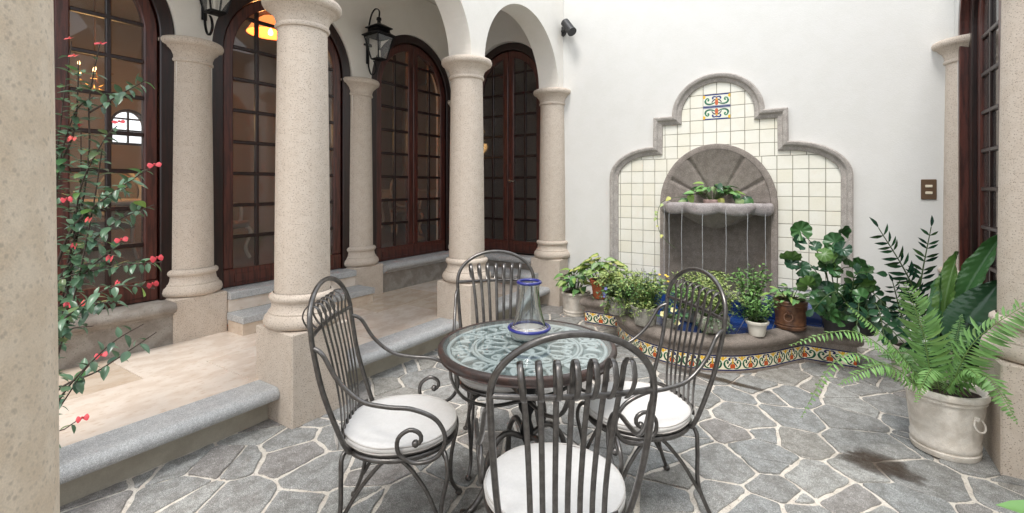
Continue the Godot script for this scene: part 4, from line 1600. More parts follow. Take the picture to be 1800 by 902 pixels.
func build_table() -> void:
	var t := base("round_table", TABLE)
	tag(t, "round iron table with glass over a scrolled casting, among four chairs", "table")
	var mb := MB.new()
	mb.lathe([P(0.385, 0.702), P(0.412, 0.698), P(0.419, 0.702), P(0.416, 0.708), P(0.42, 0.716), P(0.426, 0.724), P(0.426, 0.735), P(0.42, 0.743), P(0.41, 0.745), P(0.402, 0.743), P(0.40, 0.73), P(0.385, 0.728)], 72)
	put("rim", mb, M.rim_iron, t)
	# ornament of the casting under the glass
	var y := 0.722
	var orn := MB.new()
	for r in [0.375, 0.262, 0.246, 0.105]:
		var ring := []
		for i in 61:
			ring.append(V(cos(TAU * i / 60) * r, y, sin(TAU * i / 60) * r))
		orn.tube(ring, 0.007 if r != 0.375 else 0.010, 6)
	for k in 8:
		var a := TAU * k / 8.0
		var dir := Vector2.from_angle(a)
		var nrm := dir.orthogonal()
		for s in [-1.0, 1.0]:
			orn.tube(scroll(dir * 0.315 + nrm * s * 0.05, 0.042, a + (0.0 if s > 0 else 0.0), 1.4 * s, 26, y), 0.0075, 6)
			orn.tube(curve([V(dir.x * 0.262, y, dir.y * 0.262), V(dir.x * 0.30 + nrm.x * s * 0.02, y, dir.y * 0.30 + nrm.y * s * 0.02), V(dir.x * 0.36 + nrm.x * s * 0.012, y, dir.y * 0.36 + nrm.y * s * 0.012)], 8), 0.006, 6)
			orn.tube(scroll(dir * 0.195 + nrm * s * 0.036, 0.03, a + PI, 1.2 * s, 22, y), 0.007, 6)
			orn.tube(curve([V(dir.x * 0.11, y, dir.y * 0.11), V(dir.x * 0.16 + nrm.x * s * 0.03, y, dir.y * 0.16 + nrm.y * s * 0.03), V(dir.x * 0.24 + nrm.x * s * 0.004, y, dir.y * 0.24 + nrm.y * s * 0.004)], 9), 0.006, 6)
		var xf := along(V(dir.x * 0.03, y + 0.004, dir.y * 0.03), V(dir.x, 0, dir.y))
		orn.leaf(xf, 0.085, 0.04, 0, 0.05, 0.3)
		var d2 := Vector2.from_angle(a + TAU / 16)
		orn.leaf(along(V(d2.x * 0.275, y + 0.004, d2.y * 0.275), V(d2.x, 0, d2.y)), 0.085, 0.045, 0, 0.05, 0.3)
	put("scroll_casting", orn, M.casting, t)
	mb = MB.new()
	mb.lathe([P(0.0, 0.700), P(0.392, 0.700), P(0.392, 0.708), P(0.0, 0.708)], 60)
	put("backing_plate", mb, M.backing, t)
	mb = MB.new()
	var disc := PackedVector2Array()
	for i in 72:
		disc.append(P(cos(TAU * i / 72) * 0.401, sin(TAU * i / 72) * 0.401))
	for p in disc:
		mb.pt(V(p.x, 0.7415, p.y), Vector3.UP)
	for i in Geometry2D.triangulate_polygon(disc):
		mb.ix.append(i)
	put("glass_top", mb, M.table_glass, t)
	for k in 4:
		var a := TAU * k / 4.0 + 0.55
		var d := V(cos(a), 0, sin(a))
		mb = MB.new()
		mb.tube(curve([d * 0.385 + V(0, 0.695, 0), d * 0.375 + V(0, 0.62, 0), d * 0.31 + V(0, 0.53, 0), d * 0.18 + V(0, 0.475, 0), d * 0.02 + V(0, 0.47, 0)], 18), 0.013, 8, 0.6, V(0, 1, 0))
		put("bracket", mb, M.iron, t)
		mb = MB.new()
		mb.tube(curve([d * 0.03 + V(0, 0.3, 0), d * 0.12 + V(0, 0.33, 0), d * 0.2 + V(0, 0.24, 0), d * 0.22 + V(0, 0.1, 0), d * 0.29 + V(0, 0.018, 0), d * 0.33 + V(0, 0.02, 0)], 22), 0.014, 8)
		mb.lathe([P(0, 0), P(0.016, 0.003), P(0.02, 0.014), P(0.014, 0.03), P(0, 0.034)], 12, d * 0.325)
		put("leg", mb, M.iron, t)
	mb = MB.new()
	mb.lathe([P(0.0, 0.2), P(0.012, 0.21), P(0.022, 0.235), P(0.014, 0.26), P(0.03, 0.29), P(0.034, 0.33), P(0.022, 0.37), P(0.024, 0.4), P(0.04, 0.43), P(0.042, 0.455), P(0.03, 0.478), P(0.034, 0.49), P(0.046, 0.515), P(0.042, 0.54), P(0.024, 0.555), P(0.0, 0.56)], 20)
	put("centre_post", mb, M.black_iron, t)

	# carafe
	var c := base("carafe", V(-1.222, 0.742, -2.018))
	tag(c, "clear blown glass carafe with blue rims on the round table", "carafe")
	mb = MB.new()
	mb.lathe([P(0.0, 0.002), P(0.072, 0.002), P(0.088, 0.01), P(0.099, 0.028), P(0.101, 0.048), P(0.098, 0.062), P(0.088, 0.068), P(0.088, 0.064), P(0.094, 0.059), P(0.097, 0.047), P(0.095, 0.03), P(0.085, 0.014), P(0.07, 0.007), P(0.0, 0.007)], 44)
	put("bowl", mb, M.clear_glass, c)
	mb = MB.new()
	mb.lathe([P(0.082, 0.069), P(0.076, 0.085), P(0.066, 0.12), P(0.057, 0.16), P(0.052, 0.2), P(0.05, 0.235), P(0.051, 0.262), P(0.057, 0.279), P(0.0515, 0.279), P(0.0455, 0.262), P(0.0445, 0.235), P(0.0465, 0.2), P(0.0515, 0.16), P(0.0605, 0.12), P(0.0705, 0.085), P(0.0765, 0.069), P(0.082, 0.069)], 44)
	put("neck", mb, M.clear_glass, c)
	mb = MB.new()
	mb.lathe([P(0.0, 0.0085), P(0.068, 0.0085), P(0.083, 0.017), P(0.0925, 0.03), P(0.0945, 0.045), P(0.088, 0.052), P(0.05, 0.056), P(0.02, 0.055), P(0.0, 0.056)], 32)
	put("mineral_fill", mb, M.mineral_fill, c)
	for r in [[0.1, 0.056, 0.0082, 0.5], [0.0555, 0.281, 0.0082, 0.55]]:
		mb = MB.new()
		var ring := []
		for i in 49:
			ring.append(V(cos(TAU * i / 48) * r[0], r[1], sin(TAU * i / 48) * r[0]))
		mb.tube(ring, r[2], 8)
		put("blue_band", mb, M.blue_glass, c)


func make_chair() -> Node3D:
	var c := base("iron_chair")
	var mb := MB.new()
	for yy in [[0.415, 0.236, 0.0115], [0.432, 0.232, 0.007]]:
		var ring := []
		for i in 49:
			ring.append(V(cos(TAU * i / 48) * yy[1], yy[0], sin(TAU * i / 48) * yy[1]))
		mb.tube(ring, yy[2], 8)
	mb.lathe([P(0.0, 0.418), P(0.232, 0.418), P(0.232, 0.43), P(0.0, 0.43)], 36)
	put("seat_ring", mb, M.iron, c)
	# cushion with a soft, slightly uneven top
	mb = MB.new()
	var rows := []
	for p in [P(0.0, 0.432), P(0.2, 0.432), P(0.232, 0.436), P(0.243, 0.446), P(0.2445, 0.455), P(0.2435, 0.46), P(0.238, 0.4665), P(0.222, 0.4705), P(0.19, 0.473), P(0.13, 0.474), P(0.06, 0.473), P(0.0, 0.4725)]:
		var row := PackedVector3Array()
		for j in 48:
			var a := TAU * j / 48
			var k := 1.0 + (0.006 * sin(a * 5.0 + 1.0) + 0.004 * sin(a * 11.0)) * smooth(0.15, 0.23, p.x)
			row.append(V(cos(a) * p.x * k, p.y + (0.0022 * sin(a * 3.0 + p.x * 20.0) * smooth(0.0, 0.15, p.x) if p.y > 0.465 else 0.0), sin(a) * p.x * k))
		rows.append(row)
	mb.grid(rows, true)
	var cu := put("cushion", mb, M.cushion, c)
	mb = MB.new()
	for yy in [[0.4655, 0.2405], [0.441, 0.2405]]:
		var ring := []
		for i in 49:
			ring.append(V(cos(TAU * i / 48) * yy[1], yy[0] + 0.0015 * sin(i * 0.9), sin(TAU * i / 48) * yy[1]))
		mb.tube(ring, 0.0032, 6)
	put("piping", mb, M.piping, cu)
	for s in [-1.0, 1.0]:
		mb = MB.new()
		mb.tube(curve([V(s * 0.07, 0.455, -0.235), V(s * 0.08, 0.44, -0.255), V(s * 0.1, 0.41, -0.245), V(s * 0.09, 0.38, -0.25)], 8), 0.004, 5)
		mb.tube(curve([V(s * 0.07, 0.455, -0.235), V(s * 0.05, 0.47, -0.262), V(s * 0.06, 0.43, -0.27), V(s * 0.085, 0.40, -0.255)], 8), 0.004, 5)
		put("tie", mb, M.piping, cu)
	# back hoop
	var pts := [V(-0.15, 0.418, -0.17), V(-0.19, 0.428, -0.17), V(-0.208, 0.5, -0.2), V(-0.226, 0.68, -0.26), V(-0.238, 0.86, -0.295)]
	for i in 13:
		var t := PI * i / 12.0
		pts.append(V(-cos(t) * 0.239, 0.905 + 0.176 * sin(t), -0.3 - 0.036 * sin(t)))
	pts.append_array([V(0.238, 0.86, -0.295), V(0.226, 0.68, -0.26), V(0.208, 0.5, -0.2), V(0.19, 0.428, -0.17), V(0.15, 0.418, -0.17)])
	mb = MB.new()
	mb.tube(curve(pts, 90), 0.0106, 10)
	put("back_hoop", mb, M.iron, c)
	mb = MB.new()
	mb.tube(curve([V(-0.238, 0.902, -0.3), V(-0.12, 0.9, -0.318), V(0, 0.9, -0.324), V(0.12, 0.9, -0.318), V(0.238, 0.902, -0.3)], 20), 0.009, 8)
	put("crossbar", mb, M.iron, c)
	mb = MB.new()
	mb.tube(curve([V(-0.165, 0.472, -0.195), V(-0.08, 0.475, -0.226), V(0.08, 0.475, -0.226), V(0.165, 0.472, -0.195)], 16), 0.011, 8, 0.35, V(0, 0, 1))
	put("lower_band", mb, M.iron, c)
	for k in 7:
		var x := (k - 3) * 0.0375
		var f := 1.0 + 0.02 * (k - 3) * (1.0 if k > 3 else -1.0)
		mb = MB.new()
		mb.tube(curve([V(x, 0.44, -0.222), V(x * 1.04, 0.58, -0.228), V(x * 1.14, 0.76, -0.258), V(x * 1.28, 0.92, -0.293), V(x * 1.35, 0.975, -0.296), V(x * 1.4, 1.004, -0.32), V(x * 1.42, 0.998, -0.352), V(x * 1.4, 0.955, -0.368), V(x * 1.33, 0.91, -0.348), V(x * 1.3, 0.895, -0.332)], 42), 0.009, 8, 0.34, V(0, 0, 1))
		put("slat", mb, M.iron, c)
	for s in [-1.0, 1.0]:
		mb = MB.new()
		mb.tube(curve([V(s * 0.237, 0.86, -0.293), V(s * 0.25, 0.835, -0.25), V(s * 0.258, 0.74, -0.19), V(s * 0.266, 0.665, -0.1), V(s * 0.27, 0.642, 0.0), V(s * 0.27, 0.632, 0.1), V(s * 0.268, 0.59, 0.19), V(s * 0.262, 0.51, 0.225), V(s * 0.257, 0.44, 0.19), V(s * 0.254, 0.416, 0.11), V(s * 0.254, 0.45, 0.045), V(s * 0.254, 0.51, 0.04), V(s * 0.254, 0.545, 0.085), V(s * 0.254, 0.53, 0.125), V(s * 0.254, 0.5, 0.128), V(s * 0.254, 0.488, 0.108)], 80), 0.0088, 8)
		var arm_end := V(s * 0.254, 0.492, 0.108)
		var ball := []
		for i in 7:
			var a := -PI / 2 + PI * i / 6.0
			ball.append(P(cos(a) * 0.015, sin(a) * 0.015))
		mb.lathe(ball, 12, arm_end)
		put("arm", mb, M.iron, c)
		for fr in [1.0, -1.0]:
			mb = MB.new()
			if fr > 0:
				mb.tube(curve([V(s * 0.13, 0.414, 0.185), V(s * 0.175, 0.4, 0.215), V(s * 0.198, 0.33, 0.225), V(s * 0.19, 0.2, 0.2), V(s * 0.186, 0.08, 0.2), V(s * 0.2, 0.015, 0.235)], 22), 0.0096, 8)
			else:
				mb.tube(curve([V(s * 0.13, 0.414, -0.185), V(s * 0.17, 0.39, -0.205), V(s * 0.18, 0.3, -0.205), V(s * 0.172, 0.15, -0.215), V(s * 0.19, 0.015, -0.265)], 22), 0.0096, 8)
			var foot := V(s * (0.2 if fr > 0 else 0.19), 0, 0.235 if fr > 0 else -0.265)
			mb.lathe([P(0, 0), P(0.013, 0.002), P(0.018, 0.011), P(0.015, 0.022), P(0, 0.03)], 12, foot)
			put("leg", mb, M.iron, c)
		mb = MB.new()
		mb.tube(curve([V(s * 0.186, 0.12, 0.2), V(s * 0.17, 0.28, 0.12), V(s * 0.16, 0.385, 0.0), V(s * 0.165, 0.28, -0.12), V(s * 0.176, 0.12, -0.218)], 30), 0.0085, 8)
		put("side_brace", mb, M.iron, c)
	return c


func build_chairs() -> void:
	var list := [[-1.56, -1.487, -0.601, "iron chair on the left, its back against the near arcade column"], [-1.513, -2.203, 0.847, "iron chair pushed under the far side of the table"], [-0.744, -2.214, 2.354, "iron chair in front of the curved fountain basin"], [-0.788, -1.469, -2.247, "iron chair nearest the viewer, seen from behind"]]
	var first := make_chair()
	for i in 4:
		var l: Array = list[i]
		var turn := PI / 2 - float(l[2])
		var c: Node3D = first
		if i == 0:
			c.position = V(l[0], 0.006, l[1]); c.rotation.y = turn
		else:
			c = copy(first, "iron_chair", V(l[0], 0.006, l[1]), turn)
		tag(c, l[3], "chair", "iron chairs round the table")


# ------------------------------------------------------------------ lanterns, spot lamp, light switch
func make_lantern() -> Node3D:
	var c := base("wall_lantern")
	var mb := MB.new()
	mb.box(V(-0.022, -0.22, 0.0), V(0.022, 0.12, 0.012), 0.003)
	mb.lathe([P(0.0, -0.01), P(0.055, -0.01), P(0.05, 0.01), P(0.0, 0.012)], 20, V(0, 0, 0))
	put("back_plate", mb, M.black_iron, c)
	mb = MB.new()
	mb.tube(curve([V(0, 0.05, 0.012), V(0, 0.2, 0.025), V(0, 0.34, 0.07), V(0, 0.40, 0.14), V(0, 0.365, 0.205), V(0, 0.28, 0.2)], 26), 0.012, 8, 0.5, V(0, 1, 0))
	mb.tube(curve([V(0, 0.11, 0.012), V(0, 0.17, 0.06), V(0, 0.2, 0.1), V(0, 0.18, 0.13)], 12), 0.008, 8)
	put("top_scroll", mb, M.black_iron, c)
	mb = MB.new()
	mb.tube(curve([V(0, -0.1, 0.014), V(0, -0.24, 0.02), V(0, -0.34, 0.06), V(0, -0.36, 0.11), V(0, -0.31, 0.15), V(0, -0.24, 0.14), V(0, -0.2, 0.11)], 26), 0.012, 8, 0.5, V(0, 1, 0))
	put("lower_scroll", mb, M.black_iron, c)
	var mid := V(0, 0, 0.2)
	mb = MB.new()
	var q := PI / 4
	mb.lathe([P(0.0, 0.075), P(0.19, 0.072), P(0.195, 0.084), P(0.13, 0.115), P(0.125, 0.122), P(0.12, 0.158), P(0.155, 0.16), P(0.155, 0.17), P(0.05, 0.215), P(0.0, 0.22)], 4, mid, q, q + TAU)
	mb.lathe([P(0.0, 0.21), P(0.022, 0.22), P(0.02, 0.25), P(0.03, 0.262), P(0.026, 0.285), P(0.0, 0.3)], 12, mid)
	put("roof", mb, M.black_iron, c)
	mb = MB.new()
	mb.lathe([P(0.0, -0.205), P(0.085, -0.2), P(0.09, -0.185), P(0.0, -0.18)], 4, mid, q, q + TAU)
	for k in 4:
		var a := q + TAU * k / 4.0
		mb.tube([mid + V(cos(a) * 0.165, 0.078, sin(a) * 0.165), mid + V(cos(a) * 0.086, -0.19, sin(a) * 0.086)], 0.0085, 6)
		var b := a + TAU / 4
		mb.tube([mid + V(cos(a) * 0.162, 0.068, sin(a) * 0.162), mid + V(cos(b) * 0.162, 0.068, sin(b) * 0.162)], 0.008, 6)
	put("cage", mb, M.black_iron, c)
	for k in 4:
		var a := q + TAU * k / 4.0
		var b := a + TAU / 4
		mb = MB.new()
		mb.quad(mid + V(cos(a) * 0.158, 0.07, sin(a) * 0.158), mid + V(cos(b) * 0.158, 0.07, sin(b) * 0.158), mid + V(cos(b) * 0.083, -0.18, sin(b) * 0.083), mid + V(cos(a) * 0.083, -0.18, sin(a) * 0.083), V(cos((a + b) / 2), 0, sin((a + b) / 2)))
		put("pane", mb, M.pane, c)
	mb = MB.new()
	mb.lathe([P(0.0, -0.18), P(0.02, -0.18), P(0.018, -0.09), P(0.0, -0.09)], 10, mid)
	put("candle_tube", mb, M.white_pot, c)
	return c


func build_fittings() -> void:
	var l := make_lantern()
	l.position = V(-4.478, 3.15, -3.73)
	l.rotation.y = PI / 2
	tag(l, "black iron lantern between the middle and third doors, all in view", "lantern", "lanterns on the gallery wall")
	var l2 := copy(l, "wall_lantern", V(-4.478, 3.15, -1.97), PI / 2)
	l2.set_meta("label", "black iron lantern cut off by the top edge, between the left doors")
	var s := base("spot_lamp", V(-2.74, 3.47, WALL_Z))
	tag(s, "small black spot lamp at the top of the white wall's corner", "lamp")
	var mb := MB.new()
	mb.tube([V(-0.06, 0, 0), V(-0.06, 0, 0.05)], 0.06, 20)
	put("mount", mb, M.lamp_steel, s)
	mb = MB.new()
	mb.tube([V(-0.06, 0, 0.04), V(0.06, -0.005, 0.11)], 0.016, 10)
	put("arm", mb, M.lamp_steel, s)
	mb = MB.new()
	mb.tube([V(0.03, 0.08, 0.11), V(0.15, -0.07, 0.16)], 0.055, 22)
	mb.tube([V(0.14, -0.058, 0.156), V(0.156, -0.078, 0.163)], 0.059, 22)
	put("barrel", mb, M.lamp_steel, s)
	var w := base("light_switch", V(0.765, 1.47, WALL_Z))
	tag(w, "bronze light switch with two ivory keys on the white wall", "switch")
	mb = MB.new()
	mb.box(V(-0.052, -0.088, 0.0), V(0.052, 0.088, 0.012), 0.005)
	put("plate", mb, M.switch_plate, w)
	for k in [0.028, -0.03]:
		mb = MB.new()
		mb.box(V(-0.024, k - 0.011, 0.010), V(0.024, k + 0.011, 0.018), 0.003)
		put("key", mb, M.switch_key, w)


# ------------------------------------------------------------------ plants
var LM := {}


func build_leaf_shapes() -> void:
	# unit leaves, one metre long along y, upper face to z
	for d in [["oval", 0.5, 0, 0.25, 0.3, 5], ["oval_flat", 0.56, 0, 0.1, 0.12, 5], ["oval_bent", 0.46, 0, 0.5, 0.35, 6], ["heart", 0.72, 1, 0.25, 0.25, 6], ["heart_bent", 0.66, 1, 0.5, 0.3, 6], ["lance", 0.3, 2, 0.25, 0.3, 6], ["spoon", 0.6, 3, 0.2, 0.2, 5], ["leaflet", 0.32, 2, 0.25, 0.35, 4]]:
		var mb := MB.new()
		mb.leaf(Transform3D.IDENTITY, 1.0, d[1], d[2], d[3], d[4], d[5])
		LM[d[0]] = mb.mesh()
	# caladium: heart with a pale middle and green margin
	for k in 2:
		var mb := MB.new()
		var rows := []
		var cols := []
		for i in 9:
			var t := i / 8.0
			var w := maxf(0.03, pow(sin(PI * pow(t, 0.55)), 0.85)) * 0.36
			var row := PackedVector3Array()
			for j in 9:
				var u := (j - 4) / 4.0
				row.append(V(u * w, t, 0.1 * absf(u) - 0.3 * t * t + 0.015 * sin(t * 14.0 + u * 5.0)))
			rows.append(row)
		mb.grid(rows)
		for i in 9:
			for j in 9:
				var u := absf((j - 4) / 4.0)
				var edge := smooth(0.55 if k == 0 else 0.3, 1.0, maxf(u, absf(i / 8.0 - 0.45) * 1.7))
				var vein := 0.35 if (j == 4 or (i + j) % 3 == 0) else 0.0
				mb.c[i * 9 + j] = Color(1, 1, 1).lerp(Color(0.22, 0.45, 0.14), clampf(edge + vein, 0.0, 1.0))
		LM["caladium_%d" % k] = mb.mesh()
	# pelargonium: round, scalloped, folded like a fan
	for k in 3:
		var mb := MB.new()
		var rows := []
		for i in 6:
			var r := i / 5.0
			var row := PackedVector3Array()
			for j in 49:
				var a := lerpf(-PI * 0.93, PI * 0.93, j / 48.0)
				var ed := 1.0 + (0.07 * absf(sin(a * 4.5)) - 0.03) * r
				var rr := 0.5 * r * ed
				var z := (0.05 * sin(a * (9.0 if k != 1 else 7.0)) * r * r + 0.14 * r * r * (1.0 if k != 2 else -1.0) + 0.03 * cos(a * 2.0 + k) * r)
				row.append(V(sin(a) * rr, 0.45 * 0.0 + cos(a) * rr + 0.12, z))
			rows.append(row)
		mb.grid(rows)
		for i in 6:
			for j in 49:
				var a := lerpf(-PI * 0.93, PI * 0.93, j / 48.0)
				var vein := pow(absf(cos(a * 4.5 * 0.5 * 2.0)), 14.0) * 0.5 * (i / 5.0)
				mb.c[i * 49 + j] = Color(1, 1, 1).lerp(Color(1.9, 1.7, 1.4), vein)
		LM["round_%d" % k] = mb.mesh()
	# big ribbed leaf
	for k in 2:
		var mb := MB.new()
		var rows := []
		for i in 25:
			var t := i / 24.0
			var w := maxf(0.02, pow(sin(PI * pow(t, 0.8 if k == 0 else 0.95)), 0.75)) * (0.24 if k == 0 else 0.11)
			var row := PackedVector3Array()
			for j in 13:
				var u := (j - 6) / 6.0
				var rib := 0.02 * sin((t - absf(u) * 0.12) * (62.0 if k == 0 else 80.0)) * absf(u) * (1.0 if k == 0 else 0.7)
				row.append(V(u * w, t, 0.12 * absf(u) * (1.0 - 0.3 * absf(u)) - 0.22 * t * t + rib + (0.02 * sin(t * 24.0) * u * u if k == 1 else 0.0)))
			rows.append(row)
		mb.grid(rows)
		for i in 25:
			mb.c[i * 13 + 6] = Color(2.2, 2.0, 1.8)
		LM["ribbed_%d" % k] = mb.mesh()


func lf(parent: Node, shape: String, material: String, at: Vector3, dir: Vector3, up: Vector3, size: float, called := "leaf") -> void:
	var tone: String = ["", "", "_b", "_c"][rng.randi() % 4] if material.begins_with("leaf") else ""
	put(called, LM[shape], M[material + tone], parent, along(at, dir, up, size))


func pot(parent: Node, prof: Array, material: String, soil_r: float, soil_y: float, seg := 36) -> void:
	var mb := MB.new()
	mb.lathe(prof, seg)
	put("pot", mb, M[material], parent)
	mb = MB.new()
	var rows := []
	for i in 7:
		var row := PackedVector3Array()
		for j in 24:
			var a := TAU * j / 24
			row.append(V(cos(a) * soil_r * i / 6.0, soil_y + rnd(-0.006, 0.01), sin(a) * soil_r * i / 6.0))
		rows.append(row)
	mb.grid(rows, true)
	put("soil", mb, M.soil, parent)


func tall_pot(rb: float, rt: float, h: float) -> Array:
	# banded clay pot with a rolled rim
	return [P(0, 0.002), P(rb, 0.002), P(rb + 0.004, 0.012), P(rb + 0.006, h * 0.085), P(rb - 0.002, h * 0.1), P(rb + 0.004, h * 0.125), P(rb + 0.008, h * 0.2), P(rb + 0.002, h * 0.225), P(lerpf(rb, rt, 0.35), h * 0.4), P(lerpf(rb, rt, 0.8), h * 0.74), P(rt - 0.006, h * 0.84), P(rt + 0.004, h * 0.85), P(rt + 0.004, h * 0.875), P(rt, h * 0.885), P(rt + 0.004, h * 0.9), P(rt + 0.012, h * 0.92), P(rt + 0.013, h * 0.97), P(rt + 0.007, h), P(rt - 0.008, h), P(rt - 0.016, h * 0.97), P(rt - 0.02, h * 0.86), P(rt - 0.03, h * 0.7)]


func plain_pot(rb: float, rt: float, h: float, rim := 0.2) -> Array:
	return [P(0, 0.002), P(rb, 0.002), P(rb + 0.004, 0.01), P(lerpf(rb, rt, 1.0 - rim) - 0.002, h * (1.0 - rim)), P(rt + 0.006, h * (1.0 - rim) + 0.002), P(rt + 0.009, h * (1.0 - rim * 0.5)), P(rt + 0.01, h - 0.004), P(rt + 0.004, h), P(rt - 0.006, h), P(rt - 0.012, h - 0.01), P(rt - 0.016, h * 0.7)]


func ring_handle(parent: Node, at: Vector3, out: Vector3, r: float, material: String) -> void:
	var mb := MB.new()
	var side := out.cross(Vector3.UP).normalized()
	var pts := []
	for i in 25:
		var a := TAU * i / 24.0
		pts.append(at + out * 0.012 + side * cos(a) * r + Vector3.UP * (sin(a) * r - r * 0.6) + out * 0.012 * (1 - sin(a)))
	mb.tube(pts, r * 0.16, 8)
	mb.lathe([P(0, -0.012), P(0.014, -0.01), P(0.016, 0.0), P(0.014, 0.01), P(0, 0.012)], 10, at + out * 0.008 + V(0, r * 0.4, 0))
	put("ring_handle", mb, M[material], parent)


# a loose clump: leaves on thin stalks rising from the soil
func clump(parent: Node, centre: Vector3, count: int, spread: float, height: float, shapes: Array, mats: Array, size0: float, size1: float, lean := Vector3.ZERO, stalks := true) -> void:
	var sb := MB.new()
	for i in count:
		var a := rnd(0, TAU)
		var rr := sqrt(rng.randf())
		var out := V(cos(a), 0, sin(a))
		var foot := centre + out * rr * spread * 0.3
		var tip := centre + out * rr * spread + V(0, height * (1.0 - 0.55 * rr * rr) * rnd(0.55, 1.0), 0) + lean * rnd(0.4, 1.0)
		if stalks:
			sb.tube(curve([foot, foot.lerp(tip, 0.5) + V(0, height * 0.12, 0), tip], 6), 0.0022, 4, 1.0, Vector3.ZERO, false)
		var dir := (out * (0.5 + rr) + V(rnd(-0.4, 0.4), rnd(-0.35, 0.4), rnd(-0.4, 0.4))).normalized()
		lf(parent, shapes[rng.randi() % shapes.size()], mats[rng.randi() % mats.size()], tip, dir, V(rnd(-0.4, 0.4), 1.0, rnd(-0.2, 0.6)), rnd(size0, size1))
	if stalks:
		put("stalks", sb, M.stalk, parent)


# fine herb: many small leaves in one mesh
func herb(parent: Node, centre: Vector3, stems: int, spread: float, height: float, leaf: float, material: String, droop := 0.0, each := 9, shape := 0) -> void:
	var sb := MB.new()
	var mb := MB.new()
	for i in stems:
		var a := rnd(0, TAU)
		var out := V(cos(a), 0, sin(a)) * sqrt(rng.randf())
		var h := height * rnd(0.55, 1.0)
		var p0 := centre + out * spread * 0.35
		var p1 := centre + out * spread * 0.7 + V(0, h * 0.7, 0)
		var p2 := centre + out * spread * rnd(0.85, 1.25) + V(0, h * (1.0 - droop * out.length()), 0)
		var st := curve([p0, p1, p2], 10)
		sb.tube(st, 0.0016, 4, 1.0, Vector3.ZERO, false)
		for k in each:
			var t := rnd(0.25, 1.0)
			var p: Vector3 = st[int(t * 9)]
			var v := rnd(0.7, 1.25)
			mb.col = Color(v * rnd(0.9, 1.2), v, v * rnd(0.8, 1.0))
			var d := V(rnd(-1, 1), rnd(-0.3, 0.7), rnd(-1, 1))
			mb.leaf(along(p, d, V(rnd(-0.4, 0.4), 1, rnd(-0.4, 0.4))), leaf * rnd(0.6, 1.2), leaf * rnd(0.4, 0.7), shape, 0.2, 0.2, 2)
	put("stems", sb, M.stalk, parent)
	var f := put("foliage", mb, M[material], parent)
	f.set_meta("kind", "stuff")


func flower(parent: Node, at: Vector3, face: Vector3, size: float, petals: int, material: String, called := "flower") -> void:
	var mb := MB.new()
	var xf := along(at, face, V(0.3, 1, 0.2))
	for k in petals:
		var a := TAU * k / petals + 0.4
		var d := xf.basis * V(cos(a), 0.25, sin(a))
		mb.leaf(along(at, d, face), size, size * 0.85, 3, 0.1, 0.15, 4)
	var fl := put(called, mb, M[material], parent)
	mb = MB.new()
	mb.lathe([P(0, -0.002), P(size * 0.16, 0.0), P(size * 0.14, size * 0.12), P(0, size * 0.2)], 8)
	put("flower_centre", mb, M.pollen, fl, along(at, face, V(0.3, 1, 0.2)))


